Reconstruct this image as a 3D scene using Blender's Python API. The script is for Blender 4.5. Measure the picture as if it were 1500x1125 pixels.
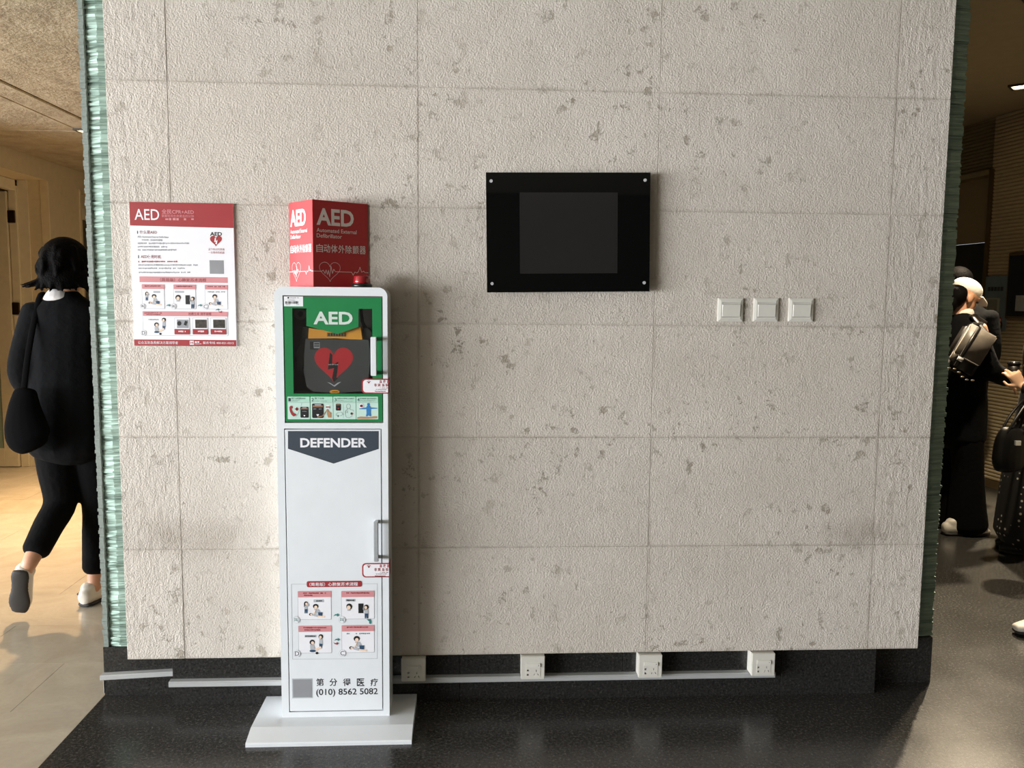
import bpy, bmesh, math, random
from mathutils import Vector, Matrix
random.seed(7)
SC = bpy.context.scene
COL = SC.collection
for _o in list(bpy.data.objects): bpy.data.objects.remove(_o)

# ------------------------------------------------------------------ camera
F_PX, CX, CY = 1213.0, 750.0, 562.5
YAW, PITCH, ROLL = -0.055, -0.0992, -0.0094
CAM_POS = Vector((0.0, -2.9, 1.468))
_R = (Matrix.Rotation(YAW, 3, 'Z') @ Matrix.Rotation(PITCH, 3, 'X') @ Matrix.Rotation(ROLL, 3, 'Y'))
_r, _f, _u = _R.col[0], _R.col[1], _R.col[2]
cam = bpy.data.cameras.new('camera'); cam.sensor_width = 36.0; cam.sensor_fit = 'HORIZONTAL'
cam.lens = F_PX / 1500.0 * 36.0; cam.clip_start = 0.05
cam_o = bpy.data.objects.new('camera', cam); COL.objects.link(cam_o)
cm = Matrix.Identity(4)
for i in range(3):
    cm[i][0] = _r[i]; cm[i][1] = _u[i]; cm[i][2] = -_f[i]; cm[i][3] = CAM_POS[i]
cam_o.matrix_world = cm
SC.camera = cam_o

# ------------------------------------------------------------------ view, world, light
SC.view_settings.view_transform = 'Standard'; SC.view_settings.look = 'None'
SC.view_settings.gamma = 1.0; SC.view_settings.use_curve_mapping = False
SC.view_settings.exposure = 0.46
world = bpy.data.worlds.new('world'); SC.world = world; world.use_nodes = True
_bg = world.node_tree.nodes['Background']
_bg.inputs[0].default_value = (0.80, 0.90, 1.0, 1); _bg.inputs[1].default_value = 1.0

def lamp(name, kind, loc, target, energy, color, **kw):
    l = bpy.data.lights.new(name, kind); l.energy = energy; l.color = color
    for k, v in kw.items(): setattr(l, k, v)
    o = bpy.data.objects.new(name, l); COL.objects.link(o); o.location = loc
    if target is not None:
        o.rotation_euler = (Vector(target) - Vector(loc)).to_track_quat('-Z', 'Y').to_euler()
    return o
DAY = (0.95, 0.968, 1.0)
# daylight that enters through the tall side windows, left of and behind the viewer
lamp('window_left_offscreen', 'AREA', (-9.40, -4.2, 1.05), (0, -4.2, 1.0), 1900, DAY, shape='RECTANGLE', size=9.4, size_y=2.0)

# ------------------------------------------------------------------ helpers
def lin(c):
    return c / 12.92 if c <= 0.04045 else ((c + 0.055) / 1.055) ** 2.4
def rgb(h):
    h = h.lstrip('#')
    return tuple(lin(int(h[i:i + 2], 16) / 255.0) for i in (0, 2, 4)) + (1.0,)
MATS = {}
def mat(name, col, rough=0.5, metal=0.0, var=0.04, scale=18.0, bump=0.0, bscale=120.0, coat=0.0, spec=0.5):
    """plain surface with a little procedural unevenness of tone"""
    if name in MATS: return MATS[name]
    m = bpy.data.materials.new(name); m.use_nodes = True
    nt = m.node_tree; b = nt.nodes['Principled BSDF']
    c = rgb(col) if isinstance(col, str) else tuple(col) + (1.0,)
    b.inputs['Roughness'].default_value = rough; b.inputs['Metallic'].default_value = metal
    b.inputs['Coat Weight'].default_value = coat
    b.inputs['Specular IOR Level'].default_value = spec
    g = nt.nodes.new('ShaderNodeNewGeometry')
    n = nt.nodes.new('ShaderNodeTexNoise'); n.inputs['Scale'].default_value = scale; n.inputs['Detail'].default_value = 3
    nt.links.new(g.outputs['Position'], n.inputs['Vector'])
    r = nt.nodes.new('ShaderNodeValToRGB')
    r.color_ramp.elements[0].position = 0.3; r.color_ramp.elements[1].position = 0.7
    r.color_ramp.elements[0].color = tuple(x * (1 - var) for x in c[:3]) + (1,)
    r.color_ramp.elements[1].color = tuple(min(1, x * (1 + var)) for x in c[:3]) + (1,)
    nt.links.new(n.outputs['Fac'], r.inputs['Fac']); nt.links.new(r.outputs['Color'], b.inputs['Base Color'])
    if bump > 0:
        n2 = nt.nodes.new('ShaderNodeTexNoise'); n2.inputs['Scale'].default_value = bscale; n2.inputs['Detail'].default_value = 3
        nt.links.new(g.outputs['Position'], n2.inputs['Vector'])
        bp = nt.nodes.new('ShaderNodeBump'); bp.inputs['Strength'].default_value = 1.0; bp.inputs['Distance'].default_value = bump
        nt.links.new(n2.outputs['Fac'], bp.inputs['Height']); nt.links.new(bp.outputs['Normal'], b.inputs['Normal'])
    MATS[name] = m
    return m
def emit(name, col, strength):
    m = bpy.data.materials.new(name); m.use_nodes = True; nt = m.node_tree
    b = nt.nodes['Principled BSDF']; b.inputs['Base Color'].default_value = rgb(col)
    b.inputs['Emission Color'].default_value = rgb(col); b.inputs['Emission Strength'].default_value = strength
    MATS[name] = m
    return m
class NT:
    """terse node-tree writer"""
    def __init__(s, name):
        s.m = bpy.data.materials.new(name); s.m.use_nodes = True; s.t = s.m.node_tree
        s.b = s.t.nodes['Principled BSDF']; MATS[name] = s.m
        s.pos = s.n('ShaderNodeNewGeometry').outputs['Position']
    def n(s, kind, **kw):
        nd = s.t.nodes.new(kind)
        for k, v in kw.items():
            if k in nd.inputs: nd.inputs[k].default_value = v
            else: setattr(nd, k, v)
        return nd
    def l(s, a, b): s.t.links.new(a, b)
    def scaled(s, v):
        m = s.n('ShaderNodeVectorMath', operation='MULTIPLY'); s.l(s.pos, m.inputs[0]); m.inputs[1].default_value = v
        return m.outputs[0]
    def noise(s, scale, detail=3, rough=0.5, vec=None, dist=0.0):
        nd = s.n('ShaderNodeTexNoise', Scale=scale, Detail=detail, Roughness=rough, Distortion=dist)
        s.l(vec or s.pos, nd.inputs['Vector']); return nd.outputs['Fac']
    def ramp(s, fac, stops):
        r = s.n('ShaderNodeValToRGB'); e = r.color_ramp.elements
        while len(e) < len(stops): e.new(0.5)
        for el, (p, c) in zip(e, stops):
            el.position = p; el.color = c if isinstance(c, tuple) else (c, c, c, 1)
        s.l(fac, r.inputs['Fac']); return r.outputs['Color']
    def math(s, op, a, b=None):
        nd = s.n('ShaderNodeMath', operation=op)
        for i, x in enumerate((a, b)):
            if x is None: continue
            if isinstance(x, (int, float)): nd.inputs[i].default_value = x
            else: s.l(x, nd.inputs[i])
        return nd.outputs[0]
    def mix(s, fac, a, b, mode='MIX'):
        nd = s.n('ShaderNodeMix', data_type='RGBA', blend_type=mode)
        for i, x in ((0, fac), (6, a), (7, b)):
            if isinstance(x, (int, float)): nd.inputs[i].default_value = x
            elif isinstance(x, tuple): nd.inputs[i].default_value = x
            else: s.l(x, nd.inputs[i])
        return nd.outputs[2]
    def xyz(s):
        nd = s.n('ShaderNodeSeparateXYZ'); s.l(s.pos, nd.inputs[0]); return nd.outputs
    def bump(s, h, dist, strength=1.0, prev=None):
        nd = s.n('ShaderNodeBump', Strength=strength, Distance=dist); s.l(h, nd.inputs['Height'])
        if prev is not None: s.l(prev, nd.inputs['Normal'])
        return nd.outputs['Normal']

def tag(o, label=None, cat=None, group=None, kind=None):
    if label: o['label'] = label
    if cat: o['category'] = cat
    if group: o['group'] = group
    if kind: o['kind'] = kind
    return o
def wmat(o):
    m = o.matrix_basis.copy()
    if o.parent is not None: m = wmat(o.parent) @ o.matrix_parent_inverse @ m
    return m
def link(name, me, m=None, parent=None, smooth=False):
    o = bpy.data.objects.new(name, me); COL.objects.link(o)
    if m is not None:
        me.materials.clear(); me.materials.append(m)
    if parent is not None:
        o.parent = parent; o.matrix_parent_inverse = wmat(parent).inverted()
    if smooth:
        for p in me.polygons: p.use_smooth = True
    return o
def bm_obj(name, bm, m=None, parent=None, smooth=False):
    me = bpy.data.meshes.new(name); bm.normal_update(); bm.to_mesh(me); bm.free()
    return link(name, me, m, parent, smooth)
def thing(name, loc, label, cat, group=None, rot=(0, 0, 0)):
    o = bpy.data.objects.new(name, None); COL.objects.link(o)
    o.location = loc; o.rotation_euler = rot; o.empty_display_size = 0.05
    return tag(o, label, cat, group)
def add_box(bm, x0, x1, y0, y1, z0, z1, mtx=None):
    vs = [bm.verts.new((x, y, z)) for x in (x0, x1) for y in (y0, y1) for z in (z0, z1)]
    for f in ((0, 1, 3, 2), (4, 6, 7, 5), (0, 4, 5, 1), (2, 3, 7, 6), (0, 2, 6, 4), (1, 5, 7, 3)):
        bm.faces.new([vs[i] for i in f])
    if mtx is not None: bmesh.ops.transform(bm, matrix=mtx, verts=vs)
    return vs
def box(name, x0, x1, y0, y1, z0, z1, m, parent=None, bev=0.0, seg=2, smooth=False):
    bm = bmesh.new(); add_box(bm, x0, x1, y0, y1, z0, z1)
    if bev > 0:
        bmesh.ops.bevel(bm, geom=list(bm.edges), offset=bev, segments=seg, affect='EDGES', profile=0.5)
    return bm_obj(name, bm, m, parent, smooth)
def struct(o): o['kind'] = 'structure'; return o
def add_cyl(bm, p0, p1, r0, r1=None, seg=16):
    p0, p1 = Vector(p0), Vector(p1); r1 = r0 if r1 is None else r1
    d = (p1 - p0).normalized(); a = d.orthogonal().normalized(); b = d.cross(a)
    A = []; B = []
    for i in range(seg):
        t = 2 * math.pi * i / seg; v = a * math.cos(t) + b * math.sin(t)
        A.append(bm.verts.new(p0 + v * r0)); B.append(bm.verts.new(p1 + v * r1))
    for i in range(seg):
        j = (i + 1) % seg; bm.faces.new((A[i], A[j], B[j], B[i]))
    bm.faces.new(A[::-1]); bm.faces.new(B)
def prism(bm, pts, y0, y1):
    """outline in x,z (counter-clockwise from the front) from y0 (front) to y1 (back)"""
    A = [bm.verts.new((x, y0, z)) for x, z in pts]; B = [bm.verts.new((x, y1, z)) for x, z in pts]
    n = len(pts); bm.faces.new(A); bm.faces.new(B[::-1])
    for i in range(n):
        j = (i + 1) % n; bm.faces.new((A[j], A[i], B[i], B[j]))
def round_rect(x0, x1, z0, z1, r, seg=5, corners=(1, 1, 1, 1)):
    out = []
    for k, (cx, cz, a0) in enumerate(((x1 - r, z0 + r, -90), (x1 - r, z1 - r, 0), (x0 + r, z1 - r, 90), (x0 + r, z0 + r, 180))):
        if not corners[k]:
            out.append(((x1, z0), (x1, z1), (x0, z1), (x0, z0))[k]); continue
        for i in range(seg + 1):
            a = math.radians(a0 + 90.0 * i / seg); out.append((cx + r * math.cos(a), cz + r * math.sin(a)))
    return out
def ring(name, outer, inner, y0, y1, m, parent):
    """frame: rectangle with a rectangular hole; (x0,x1,z0,z1) each"""
    bm = bmesh.new()
    ox0, ox1, oz0, oz1 = outer; ix0, ix1, iz0, iz1 = inner
    O = [(ox0, oz0), (ox1, oz0), (ox1, oz1), (ox0, oz1)]; I = [(ix0, iz0), (ix1, iz0), (ix1, iz1), (ix0, iz1)]
    V = {}
    for k, L in (('o', O), ('i', I)):
        for s, y in (('f', y0), ('b', y1)):
            V[k + s] = [bm.verts.new((x, y, z)) for x, z in L]
    for i in range(4):
        j = (i + 1) % 4
        bm.faces.new((V['of'][i], V['of'][j], V['if'][j], V['if'][i]))
        bm.faces.new((V['ob'][j], V['ob'][i], V['ib'][i], V['ib'][j]))
        bm.faces.new((V['of'][j], V['of'][i], V['ob'][i], V['ob'][j]))
        bm.faces.new((V['if'][i], V['if'][j], V['ib'][j], V['ib'][i]))
    return bm_obj(name, bm, m, parent)
def evaluated(o):
    bpy.context.view_layer.update()
    dg = bpy.context.evaluated_depsgraph_get()
    return bpy.data.meshes.new_from_object(o.evaluated_get(dg))

# flat print: shapes on a face of a thing, read off the photograph's plane and built as real flat pieces
def ray(px, py):
    return (_r * ((px - CX) / F_PX) + _f - _u * ((py - CY) / F_PX))
def at(px, py, Y):
    d = ray(px, py); return CAM_POS + d * ((Y - CAM_POS.y) / d.y)
class Face:
    def __init__(s, p0, u, v=(0, 0, 1)):
        s.p = Vector(p0); s.u = Vector(u).normalized(); s.v = Vector(v); s.n = s.u.cross(s.v).normalized()
    def uv(s, px, py):
        d = ray(px, py); P = CAM_POS + d * ((s.p - CAM_POS).dot(s.n) / d.dot(s.n)) - s.p
        return (P.dot(s.u), P.dot(s.v))
def zoomer(x0, y0, x1, y1, w, h):
    return lambda x, y: (x0 + x * (x1 - x0) / w, y0 + y * (y1 - y0) / h)
def text_mesh(body, bold=0.0, align='LEFT'):
    c = bpy.data.curves.new('t', 'FONT'); c.body = body; c.offset = bold; c.resolution_u = 3
    o = bpy.data.objects.new('t', c); COL.objects.link(o)
    me = bpy.data.meshes.new_from_object(o)
    V = [(v.co.x, v.co.y) for v in me.vertices]; Fc = [tuple(p.vertices) for p in me.polygons]
    bpy.data.objects.remove(o); bpy.data.curves.remove(c); bpy.data.meshes.remove(me)
    return V, Fc
TXT = {}
class Print:
    def __init__(s, face, zm, base=0.0):
        s.f = face; s.z = zm; s.items = []; s.base = base
    def q(s, x, y): return s.f.uv(*s.z(x, y))
    def poly(s, pts, m, layer=1):
        a = sum(p[0] * q[1] - q[0] * p[1] for p, q in zip(pts, pts[1:] + pts[:1]))
        if a < 0: pts = pts[::-1]
        s.items.append((pts, [tuple(range(len(pts)))], m, layer)); return s
    def zpoly(s, pts, m, layer=1): return s.poly([s.q(*p) for p in pts], m, layer)
    def aabb(s, x0, y0, x1, y1):
        c = [s.q(x0, y0), s.q(x1, y0), s.q(x1, y1), s.q(x0, y1)]
        return ((c[0][0] + c[3][0]) / 2, (c[1][0] + c[2][0]) / 2, (c[2][1] + c[3][1]) / 2, (c[0][1] + c[1][1]) / 2)
    def rect(s, x0, y0, x1, y1, m, layer=1, r=0.0):
        a, b, c, d = s.aabb(x0, y0, x1, y1)
        if r > 0: return s.poly(round_rect(a, b, c, d, min(r, (b - a) / 2.01, (d - c) / 2.01), 4), m, layer)
        return s.poly([(a, c), (b, c), (b, d), (a, d)], m, layer)
    def ell(s, cx, cy, rx, ry, m, layer=1, n=16, rot=0.0):
        P = []
        for i in range(n):
            t = 2 * math.pi * i / n; x, y = rx * math.cos(t), ry * math.sin(t)
            P.append((cx + x * math.cos(rot) - y * math.sin(rot), cy + x * math.sin(rot) + y * math.cos(rot)))
        return s.zpoly(P, m, layer)
    def outline(s, pts, w, m, layer=1, closed=True):
        """band of width w (zoom px) along a polyline"""
        n = len(pts); rng = range(n if closed else n - 1)
        for i in rng:
            a, b = pts[i], pts[(i + 1) % n]; dx, dy = b[0] - a[0], b[1] - a[1]; L = math.hypot(dx, dy) or 1
            nx, ny = -dy / L * w / 2, dx / L * w / 2; ex, ey = dx / L * w / 3, dy / L * w / 3
            s.zpoly([(a[0] + nx - ex, a[1] + ny - ey), (b[0] + nx + ex, b[1] + ny + ey), (b[0] - nx + ex, b[1] - ny + ey), (a[0] - nx - ex, a[1] - ny - ey)], m, layer)
        return s
    def text(s, body, x0, y0, x1, y1, m, layer=2, bold=0.0):
        k = (body, bold)
        if k not in TXT: TXT[k] = text_mesh(body, bold)
        V, Fc = TXT[k]
        if not V: return s
        ax, bx = min(v[0] for v in V), max(v[0] for v in V); ay, by = min(v[1] for v in V), max(v[1] for v in V)
        a, b, c, d = s.aabb(x0, y0, x1, y1)
        P = [(a + (x - ax) / (bx - ax) * (b - a), c + (y - ay) / (by - ay) * (d - c)) for x, y in V]
        s.items.append((P, Fc, m, layer)); return s
    def strip(s, x0, y0, x1, y1, m, layer=2, pitch=None):
        """a line of print too fine to read: one small mark per character"""
        h = y1 - y0; pitch = pitch or h * 1.05; x = x0; rnd = random.Random(int(x0 * 7 + y0 * 13))
        while x < x1 - pitch * 0.5:
            if rnd.random() > 0.08:
                s.rect(x, y0 + rnd.random() * h * 0.25, min(x + pitch * (0.6 + 0.25 * rnd.random()), x1), y1 - rnd.random() * h * 0.25, m, layer)
            x += pitch
        return s
    def heart(s, cx, cy, w, h, m, layer=1, n=40, line=0.0):
        P = []
        for i in range(n):
            t = 2 * math.pi * i / n
            x = 16 * math.sin(t) ** 3; y = 13 * math.cos(t) - 5 * math.cos(2 * t) - 2 * math.cos(3 * t) - math.cos(4 * t)
            P.append((cx + x / 32.0 * w, cy - (y + 2.5) / 29.0 * h))
        return s.outline(P, line, m, layer) if line else s.zpoly(P, m, layer)
    def build(s, name, parent):
        bm = bmesh.new(); mats = []
        for pts, faces, m, layer in s.items:
            if m not in mats: mats.append(m)
            off = s.base + 0.00035 * layer
            vs = [bm.verts.new(s.f.p + s.f.u * a + s.f.v * b + s.f.n * off) for a, b in pts]
            for fc in faces:
                try: f = bm.faces.new([vs[i] for i in fc])
                except ValueError: continue
                f.material_index = mats.index(m)
        me = bpy.data.meshes.new(name); bm.to_mesh(me); bm.free()
        for m in mats: me.materials.append(m)
        o = bpy.data.objects.new(name, me); COL.objects.link(o); o.parent = parent
        if parent is not None: o.matrix_parent_inverse = wmat(parent).inverted()
        s.items = []
        return o

# ------------------------------------------------------------------ materials of the place
def make_concrete():
    k = NT('rough_concrete'); X, Y, Z = k.xyz()
    big = k.noise(1.3, 4, 0.6); mid = k.noise(7.0, 4, 0.6); fine = k.noise(85, 3, 0.6)
    col = k.ramp(big, [(0.3, rgb('#C3BBB0')), (0.7, rgb('#D0C9C0'))])
    col = k.mix(k.math('MULTIPLY', k.ramp(mid, [(0.35, 0.0), (0.7, 1.0)]), 0.35), col, rgb('#B5ADA3'))
    oi = k.n('ShaderNodeObjectInfo')
    tint = k.math('ADD', k.math('MULTIPLY', oi.outputs['Random'], 0.10), 0.93)
    tn = k.n('ShaderNodeCombineColor')
    for i in range(3): k.l(tint, tn.inputs[i])
    col = k.mix(1.0, col, tn.outputs[0], 'MULTIPLY')
    # worn pits showing a darker ground, in loose clusters
    pit = k.noise(17, 8, 0.72); clus = k.ramp(k.noise(2.6, 2), [(0.42, 0.0), (0.62, 1.0)])
    pm = k.ramp(pit, [(0.575, 0.0), (0.61, 1.0)])
    pm2 = k.math('MULTIPLY', pm, k.math('ADD', k.math('MULTIPLY', clus, 0.75), 0.12))
    col = k.mix(k.math('MULTIPLY', pm2, 0.95), col, rgb('#8F8574'))
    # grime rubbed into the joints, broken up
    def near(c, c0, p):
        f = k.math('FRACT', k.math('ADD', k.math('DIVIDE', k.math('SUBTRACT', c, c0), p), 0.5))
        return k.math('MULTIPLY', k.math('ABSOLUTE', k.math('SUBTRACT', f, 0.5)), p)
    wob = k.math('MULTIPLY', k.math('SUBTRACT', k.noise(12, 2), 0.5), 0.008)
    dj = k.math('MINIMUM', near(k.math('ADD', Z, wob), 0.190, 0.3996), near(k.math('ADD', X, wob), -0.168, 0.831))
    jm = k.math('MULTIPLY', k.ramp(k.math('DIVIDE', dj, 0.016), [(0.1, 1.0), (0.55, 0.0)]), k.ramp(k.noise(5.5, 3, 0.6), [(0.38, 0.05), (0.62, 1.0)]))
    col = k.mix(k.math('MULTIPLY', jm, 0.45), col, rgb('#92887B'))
    spots = k.ramp(k.noise(46, 2, 0.5), [(0.70, 0.0), (0.73, 1.0)])
    col = k.mix(k.math('MULTIPLY', spots, 0.5), col, rgb('#877D6E'))
    # grubby band above the lowest joint near both ends
    dz = k.math('SUBTRACT', Z, 0.635); dz = k.math('DIVIDE', dz, 0.06)
    band = k.math('POWER', 2.718, k.math('MULTIPLY', k.math('MULTIPLY', dz, dz), -1.0))
    dxl = k.math('DIVIDE', k.math('SUBTRACT', X, -0.98), 0.22); dxr = k.math('DIVIDE', k.math('SUBTRACT', X, 1.46), 0.14)
    el = k.math('POWER', 2.718, k.math('MULTIPLY', k.math('MULTIPLY', dxl, dxl), -1.0))
    er = k.math('POWER', 2.718, k.math('MULTIPLY', k.math('MULTIPLY', dxr, dxr), -1.0))
    dirt = k.math('MULTIPLY', k.math('MULTIPLY', band, k.math('ADD', el, er)), k.ramp(k.noise(9, 4, 0.6), [(0.3, 0.25), (0.65, 1.0)]))
    col = k.mix(k.math('MULTIPLY', dirt, 0.55), col, rgb('#7E7264'))
    k.l(col, k.b.inputs['Base Color']); k.b.inputs['Roughness'].default_value = 0.62
    k.b.inputs['Specular IOR Level'].default_value = 0.35
    # relief: orange-peel plaster, with coarser upright trowel marks on the narrow end columns
    peel = k.noise(170, 3, 0.6, dist=0.2); lump = k.noise(45, 4, 0.6, dist=0.4)
    tall = k.noise(30, 3, 0.6, vec=k.scaled((1.6, 1.6, 0.55)), dist=0.6)
    edge = k.math('GREATER_THAN', k.math('ABSOLUTE', k.math('SUBTRACT', X, 0.249)), 1.248)
    h = k.math('ADD', k.math('MULTIPLY', peel, 0.62), k.math('MULTIPLY', lump, 0.38))
    h = k.math('ADD', h, k.math('MULTIPLY', k.math('MULTIPLY', tall, edge), 0.6))
    h = k.math('SUBTRACT', h, k.math('MULTIPLY', pm2, 0.22))
    k.l(k.bump(h, 0.0062, 1.0), k.b.inputs['Normal'])
    return k.m
def make_granite(name, a, b, c, rough, bsc=150):
    k = NT(name)
    n1 = k.noise(bsc, 6, 0.8); n2 = k.noise(bsc * 2.6, 2, 0.6); n3 = k.noise(4, 3)
    col = k.ramp(n1, [(0.35, rgb(a)), (0.55, rgb(b)), (0.75, rgb(c))])
    sp = k.ramp(n2, [(0.62, 0.0), (0.72, 1.0)])
    col = k.mix(k.math('MULTIPLY', sp, 0.3), col, rgb(c))
    k.l(col, k.b.inputs['Base Color'])
    k.l(k.math('ADD', k.math('MULTIPLY', n3, 0.10), k.math('ADD', rough - 0.05, k.math('MULTIPLY', n1, 0.06))), k.b.inputs['Roughness'])
    return k.m
def make_stone_tile():
    k = NT('cream_marble')
    n1 = k.noise(3.2, 5, 0.6, dist=1.5); n2 = k.noise(60, 3, 0.6)
    oi = k.n('ShaderNodeObjectInfo')
    col = k.ramp(n1, [(0.3, rgb('#AFA595')), (0.7, rgb('#C3BAAA'))])
    col = k.mix(k.math('MULTIPLY', k.ramp(n2, [(0.4, 0.0), (0.7, 1.0)]), 0.15), col, rgb('#A0937C'))
    t = k.math('ADD', k.math('MULTIPLY', oi.outputs['Random'], 0.07), 0.95); tn = k.n('ShaderNodeCombineColor')
    for i in range(3): k.l(t, tn.inputs[i])
    k.l(k.mix(1.0, col, tn.outputs[0], 'MULTIPLY'), k.b.inputs['Base Color'])
    k.b.inputs['Roughness'].default_value = 0.16
    return k.m
def make_plaster():
    k = NT('rough_plaster')
    n1 = k.noise(5, 5, 0.65, dist=1.0); n2 = k.noise(26, 4, 0.65); n3 = k.noise(80, 3, 0.6)
    col = k.ramp(n1, [(0.3, rgb('#8C7F6C')), (0.5, rgb('#A2967F')), (0.72, rgb('#B3A893'))])
    col = k.mix(k.math('MULTIPLY', k.ramp(n2, [(0.62, 0.0), (0.7, 1.0)]), 0.6), col, rgb('#75654B'))
    k.l(col, k.b.inputs['Base Color']); k.b.inputs['Roughness'].default_value = 0.85
    h = k.math('ADD', k.math('MULTIPLY', n2, 0.7), k.math('MULTIPLY', n3, 0.3))
    k.l(k.bump(h, 0.011, 1.0), k.b.inputs['Normal'])
    return k.m
def make_stack_glass():
    k = NT('stacked_glass_edge')
    v = k.scaled((5.0, 3.0, 95.0))
    n1 = k.noise(1.0, 4, 0.6, vec=v)
    col = k.ramp(n1, [(0.3, rgb('#62786E')), (0.7, rgb('#8DA398'))])
    k.l(col, k.b.inputs['Base Color']); k.b.inputs['Roughness'].default_value = 0.5; k.b.inputs['Metallic'].default_value = 0.4
    return k.m
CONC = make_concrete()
GRAN = make_granite('dark_granite', '#1A1A19', '#3B3A38', '#7C7974', 0.20, 100)
GRANW = make_granite('dark_granite_panel', '#181817', '#282827', '#575553', 0.22, 120)
MARB = make_stone_tile(); PLAS = make_plaster(); GLST = make_stack_glass()
CREAM = mat('cream_paint', '#CDBF9E', 0.55); MORT = mat('joint_mortar', '#C4BCB0', 0.9, bump=0.002)
WHITE = mat('white_powder_coat', '#DDE2E6', 0.32, var=0.015, coat=0.2)
PVC = mat('white_plastic', '#CDCBC2', 0.35, var=0.02); PVCG = mat('trunking_plastic', '#A6A8A8', 0.3, var=0.03)
BLACKHOLE = mat('print_dot', '#0C0C0C', 0.8)
REDP = mat('print_red', '#9A3237', 0.4); WHP = mat('print_white', '#E6E7EC', 0.4, var=0.01); PINKP = mat('print_pink', '#CB8B8F', 0.4)
DKRED = mat('print_dark_red', '#7A242C', 0.4); BLK = mat('print_black', '#17181B', 0.45); GREYP = mat('print_grey', '#8E9197', 0.45)
LGREY = mat('print_light_grey', '#ABB0B6', 0.45); TEAL = mat('print_teal', '#2F7C78', 0.45); BLUEP = mat('print_blue', '#2E78B8', 0.45)
NAVY = mat('print_navy', '#2B4A66', 0.45); SKINP = mat('print_skin', '#E7CDB8', 0.45); TANP = mat('print_tan', '#B08560', 0.45)
MINT = mat('print_mint', '#BFDCD2', 0.4); MINT2 = mat('print_mint_header', '#A9D6C2', 0.4); SLATE = mat('print_slate', '#3A434D', 0.4)
CODE = mat('print_mid_grey', '#8A8C90', 0.45)

# ================================================================== STRUCTURE
XS = [-1.199, -0.999, -0.168, 0.660, 1.497, 1.690]
ZS = [0.190, 0.590, 0.990, 1.390, 1.787, 2.188, 2.590, 3.0]
wall = struct(box('wall_front', -1.197, 1.688, 0.0022, 0.114, 0.192, 2.99, MORT))
G = 0.0006
rb = random.Random(3)
for i in range(5):
    for j in range(7):
        x0, x1 = XS[i] + (G if i else 0), XS[i + 1] - (G if i < 4 else 0)
        z0, z1 = ZS[j] + (G if j else 0), ZS[j + 1] - G
        pr = rb.uniform(-0.0005, 0.0005)
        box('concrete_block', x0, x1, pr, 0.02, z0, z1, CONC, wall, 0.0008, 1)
# stacked glass core that shows past both ends of the concrete
def glass_stack(x0, x1, outer, seed):
    """thin horizontal glass strips laid on one another; broken front edges; outer = -1/+1 free end side"""
    r = random.Random(seed); bm = bmesh.new(); z = 0.188; n = 4
    while z < 2.985:
        t = r.uniform(0.0065, 0.0105); z1 = min(z + t, 2.99)
        j = r.uniform(-0.004, 0.003)
        xa, xb = (x0 + j, x1) if outer < 0 else (x0, x1 + j)
        Ft = []; Fb = []; base = r.uniform(-0.003, 0.003)
        for i in range(n + 1):
            u = i / n; x = xa + (xb - xa) * u
            d = (u if outer < 0 else 1 - u) * (xb - xa)          # distance from the free end
            cham = max(0.0, 0.010 - d) * 0.8
            yy = 0.118 + base * 0.6 + r.uniform(-0.0012, 0.0012) + cham
            Ft.append(bm.verts.new((x, yy + r.uniform(-0.0022, 0.0022), z1 - 0.0003)))
            Fb.append(bm.verts.new((x, yy + r.uniform(-0.0012, 0.0012), z)))
        Bt = [bm.verts.new((v.co.x, 0.40, z1 - 0.0003)) for v in Ft]; Bb = [bm.verts.new((v.co.x, 0.40, z)) for v in Fb]
        for i in range(n):
            bm.faces.new((Fb[i], Fb[i + 1], Ft[i + 1], Ft[i])); bm.faces.new((Ft[i], Ft[i + 1], Bt[i + 1], Bt[i]))
            bm.faces.new((Bb[i + 1], Bb[i], Bt[i], Bt[i + 1])); bm.faces.new((Fb[i + 1], Fb[i], Bb[i], Bb[i + 1]))
        bm.faces.new((Fb[0], Ft[0], Bt[0], Bb[0])); bm.faces.new((Ft[n], Fb[n], Bb[n], Bt[n]))
        z = z1
    return bm
gl = bm_obj('glass_layers', glass_stack(-1.312, -1.15, -1, 1), GLST, wall); gl['kind'] = 'stuff'
gl = bm_obj('glass_layers', glass_stack(1.64, 1.818, 1, 2), GLST, wall); gl['kind'] = 'stuff'
def rough_strip(x0, x1, side, seed):
    r = random.Random(seed); bm = bmesh.new(); z = 0.188
    while z < 2.98:
        t = r.uniform(0.008, 0.014); j = r.uniform(-0.0022, 0.002); a, b = (x0 + j, x1) if side < 0 else (x0, x1 + j)
        add_box(bm, a, b, 0.114 + r.uniform(-0.002, 0.003), 0.40, z, min(z + t, 2.99) - 0.0004); z += t
    return bm
gs = bm_obj('glass_edge_strip', rough_strip(-1.331, -1.314, -1, 5), mat('ground_glass', '#76807A', 0.5, var=0.15, scale=120), wall); gs['kind'] = 'stuff'
struct(box('wall_core', -1.14, 1.63, 0.13, 0.42, 0.0, 2.99, MORT))

# plinth of dark granite under the wall
plinth = struct(box('baseboard_front', -1.05, 1.545, 0.045, 0.113, 0.0, 0.19, MORT))
PX = [-1.057, -0.620, -0.021, 0.585, 1.186, 1.551]
for a, b in zip(PX, PX[1:]):
    box('base_panel', a + 0.0008, b - 0.0008, 0.034, 0.112, 0.0, 0.191, GRANW, plinth, 0.0008, 1)
box('base_panel', -1.334, -1.02, 0.1155, 0.42, 0.0, 0.187, GRANW, plinth, 0.001, 1)
box('base_panel', 1.50, 1.816, 0.1155, 0.42, 0.0, 0.183, GRANW, plinth, 0.001, 1)

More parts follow.
